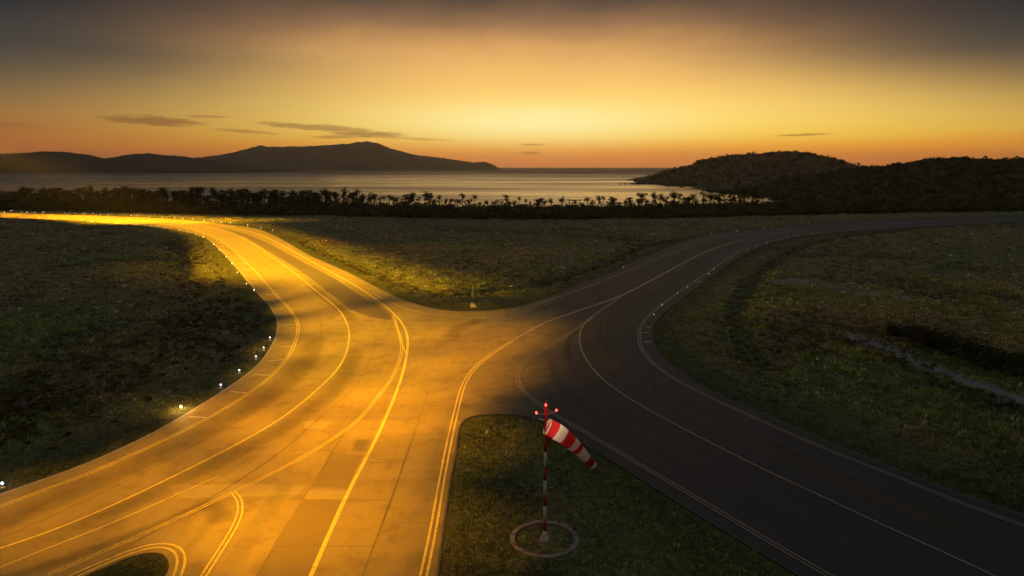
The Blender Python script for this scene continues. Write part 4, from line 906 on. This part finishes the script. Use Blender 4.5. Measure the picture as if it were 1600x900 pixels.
# white marker post and box on the grass tip between the taxiways
mp = tag(empty('marker_post', (-5.9, 101.0, 0.0)), 'slim white marker post on the grass tip between the taxiways', 'post')
link('post', pymesh('post', [tube([(0, 0, -0.1), (0, 0, 2.6)], [0.07, 0.05], 8)]), M_WHITE, mp)
link('lamp_head', pymesh('lamp_head', [lathe([(0.06, 0.6), (0.24, 0.75), (0.24, 1.15), (0.06, 1.3)], 10)]), M_WHITE, mp)
mb = tag(empty('marker_board', (-5.6, 96.6, 0.0)), 'small white wedge shaped marker board at the pavement edge below the post', 'marker')
link('board', pymesh('board', [([(-.42, -.2, .0), (.5, -.2, .0), (.5, .1, .0), (-.42, .1, .0), (-.36, -.15, .6), (.05, -.15, .6), (.05, .05, .6), (-.36, .05, .6)], [[3, 2, 1, 0], [4, 5, 6, 7], [0, 1, 5, 4], [1, 2, 6, 5], [2, 3, 7, 6], [3, 0, 4, 7]])]), M_WHITE, mb)
for x in (-0.28, 0.32): link('foot', pymesh('foot', [box((x, -0.05, -0.03), (0.12, 0.5, 0.1))]), M_STEEL, mb)

# ------------------------------------------------------------------ floodlight masts (sodium) beside the west taxiway, left of the frame
M_FLOOD = emit('sodium_flood_glass', (1.0, 0.55, 0.1), 12.0)
def mast(loc, h, targets, label):
    mz = tag(empty('floodlight_mast', (loc[0], loc[1], 0.0)), label, 'mast')
    link('pole', pymesh('pole', [tube([(0, 0, -0.3), (0, 0, h)], [0.32, 0.14], 12)], True), M_STEEL, mz)
    link('base_plate', pymesh('base_plate', [lathe([(0.7, -0.1), (0.7, 0.12), (0.4, 0.2)], 12)]), M_CONC, mz)
    link('crown_frame', pymesh('crown_frame', [tube([(1.5 * math.cos(a), 1.5 * math.sin(a), h - 0.2) for a in np.linspace(0, 2 * math.pi, 17)], [0.06] * 17, 6, False)] + [tube([(0, 0, h - 0.2), (1.5 * math.cos(a), 1.5 * math.sin(a), h - 0.2)], [0.05, 0.05], 6) for a in np.linspace(0, 5.2, 6)]), M_STEEL, mz)
    near_first = sorted(targets, key=lambda t: math.hypot(t[0] - loc[0], t[1] - loc[1]))
    for rank, (tx, ty, half, L, c) in enumerate(near_first):
        d = Vector((tx - loc[0], ty - loc[1], 0)).normalized(); z = h - 4.0 + 3.6 * rank / len(near_first)
        p = d * 3.0 + Vector((0, 0, z))
        link('head_arm', pymesh('head_arm', [tube([(0, 0, z + 0.1), d * 2.6 + Vector((0, 0, z + 0.2))], [0.05, 0.04], 6)]), M_STEEL, mz)
        aim = Vector((tx - loc[0], ty - loc[1], 0)) - p; ds = aim.length; sg = p.z / ds
        q = aim.to_track_quat('-Z', 'Y')
        hd_ = link('floodlight_head', pymesh('floodlight_head', [box((0, 0, 0.16), (0.42, 0.36, 0.28))]), M_STEEL, mz); hd_.location = p; hd_.rotation_mode = 'QUATERNION'; hd_.rotation_quaternion = q
        link('flood_glass', pymesh('flood_glass', [box((0, 0, 0.012), (0.36, 0.30, 0.01))]), M_FLOOD, hd_)
        l = bpy.data.objects.new('floodlight', bpy.data.lights.new('floodlight', 'SPOT')); col.objects.link(l); l.parent = hd_; l.location = (0, 0, -0.05)
        l.data.spot_size = 2 * half; l.data.spot_blend = 1.0; l.data.shadow_soft_size = 0.15; l.data.color = c
        l.data.energy = FLOOD * L * ds * ds / sg
FLOOD = 120.0
YEL, ORG = (1.0, 0.50, 0.0), (1.0, 0.42, 0.0)
TA = [(-23, 77, R(7.5), .52, YEL), (-21, 67, R(8.5), .46, YEL), (-21, 56, R(10), .46, ORG), (-22, 46, R(11), .42, ORG), (-14, 52, R(11), .48, ORG), (-14, 64, R(9.5), .48, YEL), (-17, 77, R(8.5), .46, YEL),
      (-11, 86, R(7.5), .42, YEL), (-7, 75, R(9), .38, ORG), (-8, 62, R(9), .48, ORG), (-9, 47, R(9), .62, ORG), (-14, 38, R(11), .60, ORG), (-10, 35, R(9.5), .70, ORG), (-10, 54, R(8), .50, ORG), (-21, 36, R(13), .48, ORG), (-28, 38, R(12), .34, ORG),
      (-25, 88, R(6), .5, YEL), (-21, 89, R(6.5), .42, YEL), (-30, 99, R(4.8), .42, YEL), (-27, 101, R(6), .42, YEL), (-17, 93, R(5.5), .3, YEL), (-36, 110, R(4.2), .36, YEL), (-32, 111, R(5.2), .38, YEL), (0, 80, R(8), .14, ORG), (-1, 66, R(9), .14, ORG)]
cl_ = spline(np.vstack([PLAN['L2'][8::-1], [(-240, 297), (-262, 303)]]), 1.0); cs = np.concatenate([[0], np.cumsum(np.linalg.norm(np.diff(cl_, axis=0), axis=1))])
TB, TC = [], []
for s_ in np.arange(6.0, cs[-1], 6.0):
    x, y = np.interp(s_, cs, cl_[:, 0]), np.interp(s_, cs, cl_[:, 1])
    (TB if x > -118 else TC).append((x + 0.8, y + 0.4, R(4.5), 0.40 + 0.36 * min(1, s_ / 170), YEL))
mast((-47, 40), 40.0, [(a, b, c, L * 0.8, e) for a, b, c, L, e in TA], 'tall steel floodlight mast left of the near curve, outside the frame')
TB += [(-16, 118, R(12), .035, YEL), (-44, 160, R(10), .05, YEL)]  # two weak wide floods added to soften the beam edges on the grass
mast((-165, 165), 40.0, TB, 'tall steel floodlight mast in the far left field, outside the frame')
mast((-268, 225), 40.0, TC, 'farthest tall steel floodlight mast, beyond the left frame edge')

# ------------------------------------------------------------------ haze
hz = bpy.data.materials.new('evening_haze'); hz.use_nodes = True; n_ = NT(hz.node_tree); n_.n.clear()
pv = n_.node('ShaderNodeVolumePrincipled'); pv.inputs['Color'].default_value = (0.95, 0.9, 0.85, 1); pv.inputs['Density'].default_value = 5.5e-5; pv.inputs['Anisotropy'].default_value = 0.75
ho = n_.node('ShaderNodeOutputMaterial'); n_.l.new(pv.outputs[0], ho.inputs['Volume'])
v_, f_ = box((0, 6200, 118), (27000, 13400, 244)); tag(link('haze', pymesh('haze', [(v_, f_)]), hz), 'thin evening haze over sea and islands', 'haze', kind='stuff')
